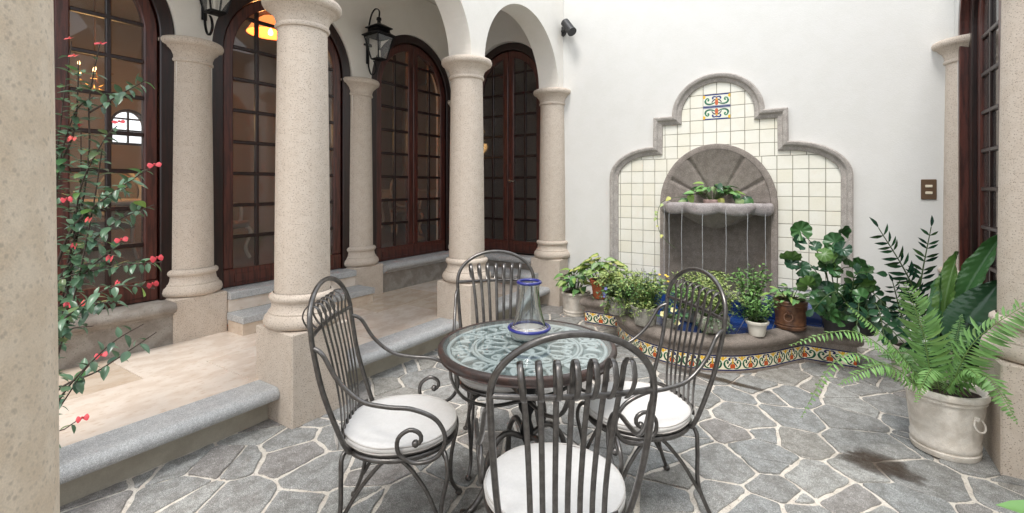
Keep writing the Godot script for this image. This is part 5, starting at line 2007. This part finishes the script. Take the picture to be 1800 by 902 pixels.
func build_pots() -> void:
	# far left: big banded pot on the paving
	var p := base("potted_plant", V(-2.41, 0.01, -5.02), 0.4)
	tag(p, "big banded clay pot with leafy green plant on the paving by the corner column", "potted plant", "plants round the fountain")
	pot(p, tall_pot(0.135, 0.16, 0.27), "whitewashed_clay", 0.145, 0.245)
	ring_handle(p, V(0.158, 0.2, 0.03), V(1, 0, 0), 0.035, "whitewashed_clay")
	clump(p, V(0, 0.25, 0), 74, 0.2, 0.3, ["oval", "heart", "oval_bent"], ["leaf_mid", "leaf_fresh", "leaf_fresh", "leaf_lime"], 0.08, 0.14)
	for k in 7:
		var a := rnd(0, TAU)
		lf(p, "caladium_%d" % (k % 2), "leaf_pale", V(cos(a) * 0.12, rnd(0.33, 0.45), sin(a) * 0.12), V(cos(a), 0.2, sin(a)), V(0, 1, 0.5), rnd(0.09, 0.13))

	# terracotta pot with pale caladium on the basin's left wing
	p = base("potted_plant", V(-2.0, 0.3, -4.78))
	tag(p, "small orange terracotta pot with pale caladium on the basin's left wing", "potted plant", "plants round the fountain")
	pot(p, plain_pot(0.075, 0.108, 0.2), "terracotta", 0.094, 0.18)
	clump(p, V(0, 0.18, 0), 44, 0.2, 0.3, ["caladium_0", "caladium_1", "caladium_0"], ["leaf_pale", "leaf_pale", "leaf_lime"], 0.1, 0.16, V(0.03, 0, 0.03))

	# stone planters with trailing herbs
	p = base("potted_plant", V(-1.62, 0.296, -4.31))
	tag(p, "pale stone planter with blue green trailing herb, left end of the curved coping", "potted plant", "plants round the fountain")
	pot(p, plain_pot(0.09, 0.12, 0.17, 0.15), "pale_stone", 0.1, 0.15)
	herb(p, V(0, 0.15, 0), 56, 0.26, 0.36, 0.05, "leaf_lime", 0.8, 14)
	herb(p, V(0, 0.15, 0), 34, 0.22, 0.2, 0.034, "leaf_grey", 1.4, 12)
	herb(p, V(0.02, 0.15, 0.02), 26, 0.19, 0.16, 0.04, "leaf_fresh", 1.6, 10)
	herb(p, V(0.03, 0.13, 0.1), 46, 0.15, 0.07, 0.026, "leaf_lime", 4.0, 14)
	for k in 5:
		flower(p, V(-0.06 + rnd(-0.05, 0.03), rnd(0.12, 0.26), 0.13 + rnd(-0.03, 0.03)), V(0.2, 0.5, 1), 0.016, 5, "violet_petal")
	p = base("potted_plant", V(-1.3, 0.296, -4.1))
	tag(p, "round speckled stone pot with feathery yellow green herb, left of the right chair", "potted plant", "plants round the fountain")
	pot(p, plain_pot(0.085, 0.115, 0.16, 0.15), "pale_stone", 0.1, 0.145)
	herb(p, V(0, 0.14, 0), 64, 0.24, 0.42, 0.036, "leaf_lime", 0.5, 15)
	herb(p, V(0.02, 0.14, 0.06), 40, 0.22, 0.12, 0.03, "leaf_lime", 1.6, 12)
	herb(p, V(0, 0.14, 0), 40, 0.26, 0.36, 0.03, "leaf_fresh", 0.5, 12)
	for k in 4:
		flower(p, V(rnd(-0.15, 0.2), rnd(0.36, 0.44), rnd(-0.1, 0.1)), V(0.2, 1, 0.6), 0.013, 5, "pollen")
	p = base("potted_plant", V(-1.09, 0.292, -4.14))
	tag(p, "low dark leaved plant with pale yellow flowers on the coping's front edge", "potted plant", "plants round the fountain")
	pot(p, plain_pot(0.05, 0.07, 0.09), "pale_stone", 0.06, 0.08, 20)
	clump(p, V(0.02, 0.08, 0.03), 26, 0.11, 0.09, ["oval", "oval_flat"], ["leaf_mid", "leaf_deep"], 0.04, 0.065)
	for f in [V(-0.04, 0.13, 0.1), V(0.08, 0.08, 0.12), V(0.03, 0.16, 0.04)]:
		flower(p, f, V(0.1, 0.5, 1), 0.028, 5, "petal")
	p = base("potted_plant", V(-0.76, 0.292, -4.17))
	tag(p, "round grey stone bowl overgrown with fine herbs behind the right chair's back", "potted plant", "plants round the fountain")
	pot(p, [P(0, 0.002), P(0.06, 0.002), P(0.1, 0.03), P(0.125, 0.08), P(0.128, 0.12), P(0.12, 0.15), P(0.105, 0.15), P(0.1, 0.13)], "pale_stone", 0.1, 0.135)
	herb(p, V(0, 0.13, 0), 90, 0.26, 0.42, 0.032, "leaf_lime", 0.6, 14)
	herb(p, V(0, 0.13, 0), 30, 0.2, 0.2, 0.024, "leaf_lime", 0.9, 10)
	herb(p, V(0.02, 0.12, 0.08), 40, 0.15, 0.06, 0.024, "leaf_grey", 2.6, 12)
	p = base("potted_plant", V(-1.0, 0.292, -4.45))
	tag(p, "sprawling light green herb on the basin floor in front of the water jets", "potted plant", "plants round the fountain")
	pot(p, plain_pot(0.07, 0.1, 0.12), "pale_stone", 0.08, 0.1, 24)
	herb(p, V(0, 0.1, 0), 80, 0.3, 0.3, 0.036, "leaf_fresh", 0.7, 13)
	herb(p, V(0.05, 0.1, 0.05), 50, 0.26, 0.2, 0.034, "leaf_lime", 1.2, 12)
	p = base("potted_plant", V(-0.97, 0.405, -4.84))
	tag(p, "leafy herb standing on the blue ledge under the water jets", "potted plant", "plants round the fountain")
	pot(p, plain_pot(0.07, 0.1, 0.12), "dark_pot", 0.08, 0.1, 24)
	herb(p, V(0, 0.1, 0), 60, 0.32, 0.22, 0.038, "leaf_lime", 0.6, 12)

	# small white pot
	p = base("potted_plant", V(-0.45, 0.296, -4.29))
	tag(p, "small cream pot with airy light green foliage on the basin's blue tiles", "potted plant", "plants round the fountain")
	pot(p, plain_pot(0.056, 0.08, 0.12), "white_pot", 0.066, 0.105, 28)
	herb(p, V(0, 0.1, 0), 40, 0.19, 0.36, 0.04, "leaf_fresh", 0.35, 10)
	herb(p, V(-0.02, 0.1, 0), 18, 0.2, 0.16, 0.03, "leaf_mid", 0.7, 9)
	# second airy herb behind it
	p = base("potted_plant", V(-0.56, 0.405, -4.78))
	tag(p, "taller airy herb behind the small cream pot, in front of the niche", "potted plant", "plants round the fountain")
	pot(p, plain_pot(0.06, 0.085, 0.1), "dark_pot", 0.07, 0.085, 24)
	herb(p, V(0, 0.08, 0), 34, 0.24, 0.4, 0.045, "leaf_fresh", 0.4, 10)

	# brown glazed pot with ring handle
	p = base("potted_plant", V(-0.235, 0.3, -4.66))
	tag(p, "brown glazed pot with ring handle and fresh green plant on the coping", "potted plant", "plants round the fountain")
	pot(p, [P(0, 0.002), P(0.112, 0.002), P(0.118, 0.014), P(0.12, 0.026), P(0.112, 0.032), P(0.117, 0.044), P(0.112, 0.055), P(0.117, 0.12), P(0.126, 0.19), P(0.124, 0.2), P(0.13, 0.207), P(0.126, 0.216), P(0.132, 0.235), P(0.126, 0.242), P(0.116, 0.24), P(0.11, 0.2)], "brown_glaze", 0.112, 0.222)
	var hd := V(-0.05, 0, 0.9).normalized()
	ring_handle(p, V(0, 0.135, 0) + hd * 0.118, hd, 0.032, "brown_glaze")
	clump(p, V(0, 0.21, 0), 44, 0.18, 0.15, ["oval", "oval_flat", "lance"], ["leaf_mid", "leaf_fresh", "leaf_fresh"], 0.05, 0.1)
	for k in 9:
		var a := rnd(0, TAU)
		lf(p, "lance", "leaf_pale", V(cos(a) * 0.05, 0.25, sin(a) * 0.05), V(cos(a), 0.7, sin(a)), V(0, 1, 0.3), rnd(0.06, 0.1))

	# pot in the bowl: variegated trailing plant
	p = base("potted_plant", V(FX + 0.0, 1.258, -5.265))
	tag(p, "small pinkish pot with variegated trailing vine standing in the fountain bowl", "potted plant", "plants round the fountain")
	pot(p, [P(0, 0.0), P(0.06, 0.0), P(0.082, 0.03), P(0.098, 0.075), P(0.1, 0.098), P(0.094, 0.102), P(0.084, 0.09)], "pink_pot", 0.086, 0.092, 28)
	clump(p, V(0, 0.09, 0), 48, 0.2, 0.2, ["heart", "oval"], ["leaf_mid", "leaf_fresh", "leaf_fresh", "leaf_deep"], 0.075, 0.12)
	for l in [[V(-0.28, 0.12, 0.02), "leaf_mid", 0.13], [V(-0.22, 0.15, 0.05), "leaf_fresh", 0.11], [V(-0.3, 0.1, 0.06), "leaf_lime", 0.12], [V(0.22, 0.16, 0.0), "leaf_mid", 0.11], [V(0.3, 0.14, 0.02), "leaf_deep", 0.16], [V(0.26, 0.12, 0.05), "leaf_lime", 0.13], [V(0.33, 0.12, 0.05), "leaf_mid", 0.15], [V(0.08, 0.12, 0.08), "leaf_lime", 0.1], [V(0.0, 0.24, 0.0), "leaf_lime", 0.08]]:
		lf(p, "heart_bent", l[1], l[0], V(rnd(-0.4, 0.4), -0.75, 0.5), V(rnd(-0.2, 0.2), 0.5, 1), l[2])
	var mb := MB.new()
	mb.tube(curve([V(0, 0.1, 0), V(-0.15, 0.16, 0.03), V(-0.28, 0.13, 0.03), V(-0.45, 0.1, 0.06), V(-0.53, 0.02, 0.1), V(-0.55, -0.15, 0.1), V(-0.5, -0.3, 0.1), V(-0.36, -0.42, 0.1)], 40), 0.0028, 5)
	mb.tube(curve([V(0, 0.1, 0), V(0.12, 0.17, 0.02), V(0.22, 0.17, 0.01), V(0.33, 0.14, 0.03)], 20), 0.0028, 5)
	put("vine_stem", mb, M.stalk, p)
	for l in [[V(-0.42, 0.12, 0.06), 0.07], [V(-0.49, 0.05, 0.1), 0.05], [V(-0.555, -0.03, 0.1), 0.045], [V(-0.56, -0.1, 0.1), 0.05], [V(-0.54, -0.19, 0.1), 0.045], [V(-0.5, -0.28, 0.1), 0.05], [V(-0.56, -0.06, 0.1), 0.045]]:
		lf(p, "heart", "leaf_lime", l[0], V(rnd(-0.7, 0.7), rnd(-0.7, 0.1), 0.6), V(0.1, 0.6, 1), l[1])

	# right wing: pelargonium in a dark pot
	p = base("potted_plant", V(0.11, 0.29, -4.72))
	tag(p, "large round-leaved pelargonium in a dark pot on the basin's right wing", "potted plant", "plants round the fountain")
	pot(p, plain_pot(0.1, 0.13, 0.15), "dark_pot", 0.11, 0.13, 28)
	mb = MB.new()
	var o := p.position
	var spots := []
	for s in [[V(-0.03, 0.93, -4.64), V(-0.15, 1.12, -4.51)], [V(0.01, 0.88, -4.67), V(0.12, 1.11, -4.68)], [V(-0.07, 0.84, -4.56), V(-0.22, 0.9, -4.46)], [V(0.05, 0.84, -4.64), V(0.06, 1.04, -4.6)], [V(0.1, 0.8, -4.66), V(0.24, 0.86, -4.62)], [V(0.02, 0.7, -4.6), V(-0.1, 0.7, -4.44)], [V(0.14, 0.72, -4.66), V(0.27, 0.72, -4.58)], [V(0.06, 0.6, -4.62), V(0.0, 0.56, -4.42)], [V(0.06, 0.75, -4.6), V(0.03, 0.93, -4.52)]]:
		mb.tube(curve([V(0, 0.1, 0), s[0] - o, s[1] - o], 12), [0.007, 0.007, 0.006, 0.006, 0.005, 0.005, 0.0045, 0.004, 0.004, 0.0035, 0.003, 0.003], 6)
		spots.append(s[1] - o)
	put("stems", mb, M.stalk, p)
	var si := [0.16, 0.15, 0.16, 0.15, 0.15, 0.15, 0.14, 0.16, 0.15]
	for k in spots.size():
		lf(p, "round_%d" % (k % 3), "leaf_mid", spots[k], V(rnd(-0.4, 0.4), 0.3, rnd(0.0, 0.5)), V(rnd(-0.4, 0.2), 0.45, 1.0), si[k])
	for k in 46:
		var t := rng.randf()
		var c: Vector3 = V(0.05, 0.15, 0.08).lerp(spots[rng.randi() % spots.size()], sqrt(t) * 0.95)
		lf(p, "round_%d" % (k % 3), ["leaf_mid", "leaf_deep", "leaf_mid", "leaf_deep"][k % 4], c + V(rnd(-0.09, 0.1), rnd(-0.05, 0.08), rnd(-0.03, 0.1)), V(rnd(-0.8, 0.8), rnd(-0.3, 0.5), rnd(0, 0.6)), V(rnd(-0.4, 0.4), 0.7, 0.9), rnd(0.09, 0.14))

	# fleshy arching plant beside it, thick paired leaflets
	p = base("potted_plant", V(0.26, 0.30, -4.79))
	tag(p, "arching plant of thick paired dark leaflets, right of the pelargonium", "potted plant", "plants round the fountain")
	pot(p, plain_pot(0.08, 0.11, 0.13), "dark_pot", 0.09, 0.11, 24)
	o = p.position
	for st in [[V(0.2, 0.45, -4.7), V(0.24, 0.73, -4.6), V(0.44, 0.54, -4.57)], [V(0.2, 0.44, -4.68), V(0.2, 0.8, -4.52), V(0.33, 0.84, -4.52)], [V(0.22, 0.44, -4.66), V(0.08, 0.70, -4.34), V(-0.06, 0.58, -4.22)], [V(0.2, 0.4, -4.66), V(0.34, 0.5, -4.5), V(0.52, 0.32, -4.46)], [V(0.2, 0.4, -4.66), V(0.22, 0.62, -4.4), V(0.2, 0.5, -4.22)], [V(0.2, 0.4, -4.66), V(0.32, 0.62, -4.45), V(0.36, 0.44, -4.3)], [V(0.2, 0.4, -4.66), V(0.42, 0.56, -4.6), V(0.56, 0.44, -4.52)]]:
		zz_stem(p, [V(0, 0.1, 0), st[0] - o, st[1] - o, st[2] - o], 9, 0.1, "spoon", ["leaf_deep", "leaf_dark", "leaf_deep"], 0.007)

	# right corner: tall zz plant and a broad ribbed plant in pots on the paving behind the fern
	p = base("potted_plant", V(0.58, 0.012, -4.72))
	tag(p, "tall dark plant with feathered stems against the white wall, in a clay pot", "potted plant", "plants round the fountain")
	pot(p, tall_pot(0.13, 0.15, 0.27), "whitewashed_clay", 0.13, 0.245)
	o = p.position
	for st in [[V(0.565, 0.71, -4.6), V(0.33, 1.2, -4.30), 15, 0.125], [V(0.60, 0.70, -4.65), V(0.66, 1.2, -4.60), 14, 0.11], [V(0.5, 0.5, -4.6), V(0.42, 0.8, -4.4), 10, 0.1], [V(0.66, 0.5, -4.6), V(0.74, 0.7, -4.4), 10, 0.1]]:
		zz_stem(p, [V(rnd(-0.03, 0.03), 0.24, 0), st[0] - o, st[1] - o], st[2], st[3], "leaflet", ["leaf_dark", "leaf_dark", "leaf_deep"], 0.008)
	p = base("potted_plant", V(0.80, 0.012, -4.42))
	tag(p, "broad ribbed-leaf plant in a clay pot between the fern and the side door", "potted plant", "plants round the fountain")
	pot(p, tall_pot(0.125, 0.145, 0.26), "whitewashed_clay", 0.125, 0.235)
	o = p.position
	for l in [[V(0.70, 0.46, -4.15), V(0.36, 0.85, 0.05), V(-0.35, 0.4, 0.9), 0.5, "ribbed_0", "leaf_deep"], [V(0.76, 0.62, -4.16), V(0.75, 0.4, 0.1), V(-0.4, 0.75, 0.8), 0.4, "ribbed_0", "leaf_deep"], [V(0.68, 0.52, -4.3), V(0.05, 1.0, -0.05), V(-0.7, 0.1, 0.9), 0.54, "ribbed_1", "leaf_mid"], [V(0.74, 0.62, -4.32), V(0.3, 0.95, 0.0), V(-0.6, 0.2, 0.9), 0.62, "ribbed_1", "leaf_mid"], [V(0.66, 0.4, -4.26), V(-0.1, 1.0, -0.1), V(-0.8, 0.1, 0.6), 0.5, "ribbed_1", "leaf_mid"], [V(0.74, 0.34, -4.2), V(0.4, 0.4, 0.3), V(-0.2, 0.8, 0.6), 0.42, "ribbed_0", "leaf_dark"], [V(0.7, 0.3, -4.2), V(-0.4, 0.35, 0.4), V(0, 0.8, 0.6), 0.36, "ribbed_0", "leaf_dark"], [V(0.8, 0.34, -4.2), V(0.2, 0.25, 0.6), V(0, 0.9, 0.5), 0.36, "ribbed_0", "leaf_deep"]]:
		var at: Vector3 = l[0]
		mb = MB.new()
		mb.tube(curve([V(0, 0.22, 0), (at - o) * 0.6 + V(0, 0.16, 0), at - o], 8), 0.007, 6)
		put("stalk", mb, M.stalk, p)
		lf(p, l[4], l[5], at - o, l[1], l[2], l[3])
	for k in 14:
		lf(p, "oval_bent", ["leaf_dark", "leaf_deep"][k % 2], V(rnd(-0.14, 0.08), rnd(0.28, 0.5), rnd(0.1, 0.26)), V(rnd(-1, 0.6), rnd(-0.2, 0.5), rnd(0.1, 0.8)), V(rnd(-0.3, 0.3), 1, 0.6), rnd(0.12, 0.2))

	# a few leaves reaching in at the lower right corner
	p = base("potted_plant", V(0.72, 0.012, -2.18))
	tag(p, "low green plant just entering the picture's lower right corner", "potted plant")
	pot(p, plain_pot(0.11, 0.14, 0.22), "whitewashed_clay", 0.12, 0.2)
	o = p.position
	for l in [[V(0.66, 0.42, -2.24), V(-0.8, 0.12, -0.15), 0.17], [V(0.68, 0.37, -2.2), V(-0.7, -0.2, -0.1), 0.16], [V(0.7, 0.44, -2.24), V(-0.2, 0.4, -0.8), 0.15], [V(0.74, 0.44, -2.15), V(0.6, 0.3, 0.3), 0.16], [V(0.7, 0.42, -2.12), V(-0.4, 0.2, 0.7), 0.15]]:
		mb = MB.new()
		mb.tube(curve([V(0, 0.19, 0), (l[0] - o) * 0.6 + V(0, 0.12, 0), l[0] - o], 8), 0.004, 5)
		put("stalk", mb, M.stalk, p)
		lf(p, "oval", "leaf_fresh", l[0] - o, l[1], V(0, 1, 0.2), l[2])


func zz_stem(parent: Node, pts: Array, pairs: int, size: float, shape: String, mats: Array, r: float) -> void:
	var c := curve(pts, 30)
	var rad := []
	for i in 30:
		rad.append(lerpf(r, r * 0.35, i / 29.0))
	var mb := MB.new()
	mb.tube(c, rad, 6)
	put("stem", mb, M.stalk, parent)
	var side := V(1, 0, 0)
	for k in pairs:
		var t := lerpf(0.3, 0.97, k / (pairs - 1.0))
		var i := int(t * 28)
		var p: Vector3 = c[i]
		var d: Vector3 = (c[i + 1] - c[i]).normalized()
		side = d.cross(V(0.35, 0.2, 0.9)).normalized()
		var nrm := side.cross(d).normalized()
		for s in [-1.0, 1.0]:
			var sz := size * (1.0 - 0.35 * absf(t - 0.55) * 2.0) * rnd(0.88, 1.1)
			lf(parent, shape, mats[rng.randi() % mats.size()], p, side * s * 0.9 + d * rnd(0.45, 0.7) + nrm * rnd(-0.1, 0.25), nrm, sz)
	lf(parent, shape, mats[0], c[29], c[29] - c[27], V(0.3, 0.4, 0.9), size * 0.8)


# ------------------------------------------------------------------ fern
func frond(parent: Node, pts: Array, width: float, material: String, face: Vector3) -> void:
	var count := 42
	var c := curve(pts, count * 2)
	var mb := MB.new()
	var rad := []
	for i in c.size():
		rad.append(lerpf(0.0034, 0.001, float(i) / c.size()))
	mb.col = Color(0.9, 0.75, 0.6)
	mb.tube(c, rad, 5, 1.0, Vector3.ZERO, false)
	for i in count:
		var t := i / (count - 1.0)
		if t < 0.08:
			continue
		var k := mini(i * 2, c.size() - 2)
		var p: Vector3 = c[k]
		var d: Vector3 = (c[k + 1] - c[k]).normalized()
		var side := d.cross(face).normalized()
		var nrm := side.cross(d).normalized()
		var l := width * pow(sin(PI * clampf(0.1 + t * 0.9, 0, 1)), 0.62) * (1.0 - 0.25 * t)
		for s in [-1.0, 1.0]:
			var v := rnd(0.78, 1.22)
			mb.col = Color(v * rnd(0.95, 1.15), v, v * 0.9) if rng.randf() > 0.025 else Color(2.2, 1.0, 0.7)
			var dir: Vector3 = (side * s + d * rnd(0.14, 0.42) - nrm * rnd(0.0, 0.45 + 0.35 * t)).normalized()
			mb.leaf(along(p + d * (0.004 if s > 0 else 0.0), dir, nrm), maxf(0.008, l * rnd(0.92, 1.06)), maxf(0.008, l * 0.13 + 0.0095), 2, rnd(0.05, 0.55), rnd(0.0, 0.3), 3)
	put("frond", mb, M[material], parent)


func build_fern() -> void:
	var at := V(0.572, 0.012, -3.59)
	var p := base("potted_fern", at, 0.0)
	tag(p, "big arching fern in a whitewashed clay pot, front right", "potted fern")
	pot(p, tall_pot(0.148, 0.174, 0.36), "whitewashed_clay", 0.155, 0.325, 48)
	ring_handle(p, V(0.0, 0.24, 0) + V(0.62, 0, 0.78).normalized() * 0.164, V(0.62, 0, 0.78).normalized(), 0.03, "whitewashed_clay")
	for f in [
		[V(0.51, 0.34, -3.53), V(0.46, 0.68, -3.41), V(0.36, 0.99, -3.24), 0.15, V(-0.25, 0.35, 1.0)],
		[V(0.50, 0.34, -3.55), V(0.29, 0.66, -3.32), V(0.10, 0.86, -3.18), 0.07, V(0.3, 0.8, 0.3)],
		[V(0.50, 0.34, -3.50), V(0.16, 0.72, -3.11), V(-0.15, 0.68, -2.83), 0.075, V(0.2, 1.0, 0.2)],
		[V(0.48, 0.34, -3.52), V(0.11, 0.62, -3.06), V(-0.10, 0.30, -2.87), 0.066, V(-0.5, 0.8, 0.5)],
		[V(0.47, 0.35, -3.48), V(0.27, 0.56, -3.17), V(0.06, 0.47, -2.98), 0.075, V(-0.1, 0.8, 0.7)],
		[V(0.58, 0.35, -3.52), V(0.66, 0.70, -3.38), V(0.90, 1.0, -3.30), 0.135, V(-0.55, 0.55, 0.8)],
		[V(0.59, 0.35, -3.54), V(0.69, 0.53, -3.36), V(0.78, 0.36, -3.24), 0.085, V(0.0, 0.9, 0.5)],
		[V(0.54, 0.35, -3.50), V(0.46, 0.57, -3.19), V(0.38, 0.43, -3.06), 0.075, V(-0.1, 0.8, 0.5)],
		[V(0.56, 0.35, -3.52), V(0.61, 0.55, -3.35), V(0.64, 0.56, -3.2), 0.07, V(-0.3, 0.9, 0.4)],
		[V(0.57, 0.33, -3.61), V(0.64, 0.60, -3.71), V(0.68, 0.74, -3.80), 0.08, V(-0.3, 0.4, 0.9)],
		[V(0.52, 0.33, -3.6), V(0.43, 0.50, -3.66), V(0.28, 0.46, -3.66), 0.08, V(-0.1, 0.8, 0.6)],
		[V(0.53, 0.33, -3.64), V(0.5, 0.62, -3.8), V(0.48, 0.74, -3.95), 0.08, V(0.0, 0.6, 0.8)]]:
		frond(p, [f[0] - at, f[1] - at, f[2] - at], f[3], "leaf_fern" if f[3] != 0.08 else "leaf_fern_deep", f[4])


# ------------------------------------------------------------------ flowering shrub close to the viewer
func build_shrub() -> void:
	var root := V(-1.95, 0.012, -0.36)
	var p := base("flowering_shrub", root)
	tag(p, "tall thin stemmed shrub with small red flowers beside the left edge column", "shrub")
	pot(p, tall_pot(0.13, 0.16, 0.3), "terracotta", 0.14, 0.27)
	var stems := [
		[[V(-1.93, 0.3, -0.36), V(-1.84, 0.66, -0.38), V(-1.76, 1.01, -0.40), V(-1.69, 1.54, -0.45), V(-1.675, 1.73, -0.45), V(-1.63, 1.88, -0.46)], 0.0065, 34, true],
		[[V(-1.675, 1.70, -0.45), V(-1.59, 1.745, -0.49), V(-1.50, 1.78, -0.52)], 0.003, 6, false],
		[[V(-1.95, 0.3, -0.36), V(-1.9, 0.9, -0.38), V(-1.84, 1.35, -0.41), V(-1.77, 1.62, -0.41), V(-1.74, 1.90, -0.43)], 0.006, 26, true],
		[[V(-1.8, 1.22, -0.40), V(-1.70, 1.38, -0.42), V(-1.58, 1.47, -0.46), V(-1.45, 1.545, -0.51)], 0.004, 12, true],
		[[V(-1.82, 1.15, -0.4), V(-1.73, 1.28, -0.42), V(-1.59, 1.40, -0.48), V(-1.48, 1.45, -0.53)], 0.004, 12, false],
		[[V(-1.86, 0.92, -0.38), V(-1.70, 1.11, -0.38), V(-1.51, 1.24, -0.44), V(-1.42, 1.24, -0.51)], 0.0045, 13, true],
		[[V(-1.85, 1.08, -0.4), V(-1.76, 1.23, -0.40), V(-1.61, 1.28, -0.47), V(-1.46, 1.30, -0.54)], 0.004, 13, true],
		[[V(-1.86, 0.6, -0.36), V(-1.65, 0.92, -0.37), V(-1.50, 1.09, -0.43), V(-1.40, 1.16, -0.48)], 0.0045, 8, false],
		[[V(-1.88, 0.66, -0.37), V(-1.70, 0.94, -0.38), V(-1.55, 1.03, -0.44), V(-1.41, 1.13, -0.51)], 0.0045, 8, false],
		[[V(-1.88, 0.5, -0.36), V(-1.64, 0.84, -0.36), V(-1.57, 0.90, -0.38), V(-1.53, 0.925, -0.39)], 0.003, 4, true],
		[[V(-1.73, 1.29, -0.42), V(-1.67, 1.42, -0.44), V(-1.55, 1.50, -0.50)], 0.003, 8, false],
		[[V(-1.84, 1.3, -0.40), V(-1.79, 1.5, -0.40), V(-1.72, 1.65, -0.43), V(-1.68, 1.84, -0.43)], 0.004, 14, true],
		[[V(-1.83, 1.0, -0.39), V(-1.77, 1.14, -0.40), V(-1.66, 1.27, -0.44), V(-1.56, 1.35, -0.49)], 0.004, 12, true],
		[[V(-1.86, 0.8, -0.37), V(-1.74, 1.05, -0.36), V(-1.66, 1.12, -0.40), V(-1.57, 1.14, -0.43)], 0.003, 8, false],
		[[V(-1.8, 1.1, -0.4), V(-1.77, 1.3, -0.36), V(-1.72, 1.42, -0.36), V(-1.66, 1.46, -0.4)], 0.003, 9, true],
		[[V(-1.88, 0.45, -0.36), V(-1.7, 0.8, -0.35), V(-1.6, 0.99, -0.4), V(-1.54, 1.07, -0.43)], 0.003, 7, true],
		[[V(-1.9, 0.5, -0.38), V(-1.8, 1.0, -0.40), V(-1.73, 1.4, -0.44), V(-1.70, 1.66, -0.44)], 0.004, 16, true],
		[[V(-1.78, 0.9, -0.38), V(-1.68, 1.2, -0.42), V(-1.64, 1.45, -0.45), V(-1.61, 1.6, -0.46)], 0.003, 14, false],
		[[V(-1.8, 1.4, -0.41), V(-1.76, 1.56, -0.41), V(-1.71, 1.7, -0.43), V(-1.64, 1.74, -0.45)], 0.0025, 10, false],
		[[V(-1.72, 1.36, -0.43), V(-1.66, 1.5, -0.43), V(-1.6, 1.62, -0.46), V(-1.57, 1.66, -0.48)], 0.0025, 10, true],
		[[V(-1.76, 1.1, -0.4), V(-1.64, 1.18, -0.43), V(-1.52, 1.2, -0.47)], 0.0025, 9, false]]
	var kinds := ["leaf_shrub", "leaf_shrub", "leaf_shrub_dark", "leaf_mid", "leaf_shrub"]
	for s in stems:
		var pts := []
		for q in s[0]:
			pts.append(q - root)
		var c := curve(pts, 40)
		var rad := []
		for i in 40:
			rad.append(lerpf(s[1], 0.0013, i / 39.0))
		var mb := MB.new()
		mb.tube(c, rad, 6)
		put("stem", mb, M.bark, p)
		var n := int(s[2] * 3.5)
		var small := MB.new()
		for k in n:
			var t := lerpf(0.3 if n > 40 else 0.2, 0.98, (k + rnd(0, 0.8)) / n)
			var i := clampi(int(t * 39), 0, 38)
			var d: Vector3 = (c[i + 1] - c[i]).normalized()
			var a := k * 2.4 + rnd(-0.5, 0.5)
			var side := d.cross(V(0.2, 0.3, 1)).normalized()
			var out := side * cos(a) + side.cross(d) * sin(a)
			var dir := out + d * rnd(0.1, 0.6) + V(0, rnd(-0.4, 0.15), 0)
			var up := V(rnd(-0.3, 0.3), 1.0, rnd(-0.3, 0.3))
			if k % 4 == 0:
				lf(p, ["oval", "oval_flat", "oval_bent", "spoon"][rng.randi() % 4], kinds[rng.randi() % 5] if t < 0.95 else "leaf_fresh", c[i], dir, up, rnd(0.026, 0.046))
			else:
				var v := rnd(0.7, 1.25)
				small.col = Color(v, v * rnd(0.95, 1.05), v)
				var sz := rnd(0.018, 0.04)
				small.leaf(along(c[i], dir, up), sz, sz * 0.5, 0, 0.25, 0.3, 4)
		put("small_leaves", small, M.leaf_shrub, p).set_meta("kind", "stuff")
		if s[3]:
			bract_flower(p, c[39], c[39] - c[36])
	for f in [V(-1.585, 1.3, -0.46), V(-1.69, 1.335, -0.42), V(-1.71, 1.62, -0.42), V(-1.6, 1.19, -0.42), V(-1.62, 1.4, -0.44), V(-1.66, 1.18, -0.41), V(-1.52, 1.24, -0.46)]:
		bract_flower(p, f - root, V(rnd(-0.2, 0.6), 0.3, rnd(0.3, 1)))


func bract_flower(p: Node, at: Vector3, d: Vector3) -> void:
	var face := (d.normalized() + V(0.2, 0.2, 0.8)).normalized()
	for k in 1:
		var tip := at + V(rnd(-0.008, 0.008), rnd(0.0, 0.012), rnd(-0.008, 0.008))
		var mb := MB.new()
		for s in [-1.0, 1.0]:
			var sd: Vector3 = face.cross(V(0.1, 1, 0.2 + k)).normalized() * s
			mb.leaf(along(tip, sd + face * 0.3, face), rnd(0.012, 0.0165), rnd(0.015, 0.019), 3, 0.15, -0.15, 4)
		mb.lathe([P(0, 0), P(0.002, 0.001), P(0.0025, 0.004), P(0, 0.006)], 6, tip)
		put("flower", mb, M.bract if rng.randf() < 0.7 else M.bract_pink, p)
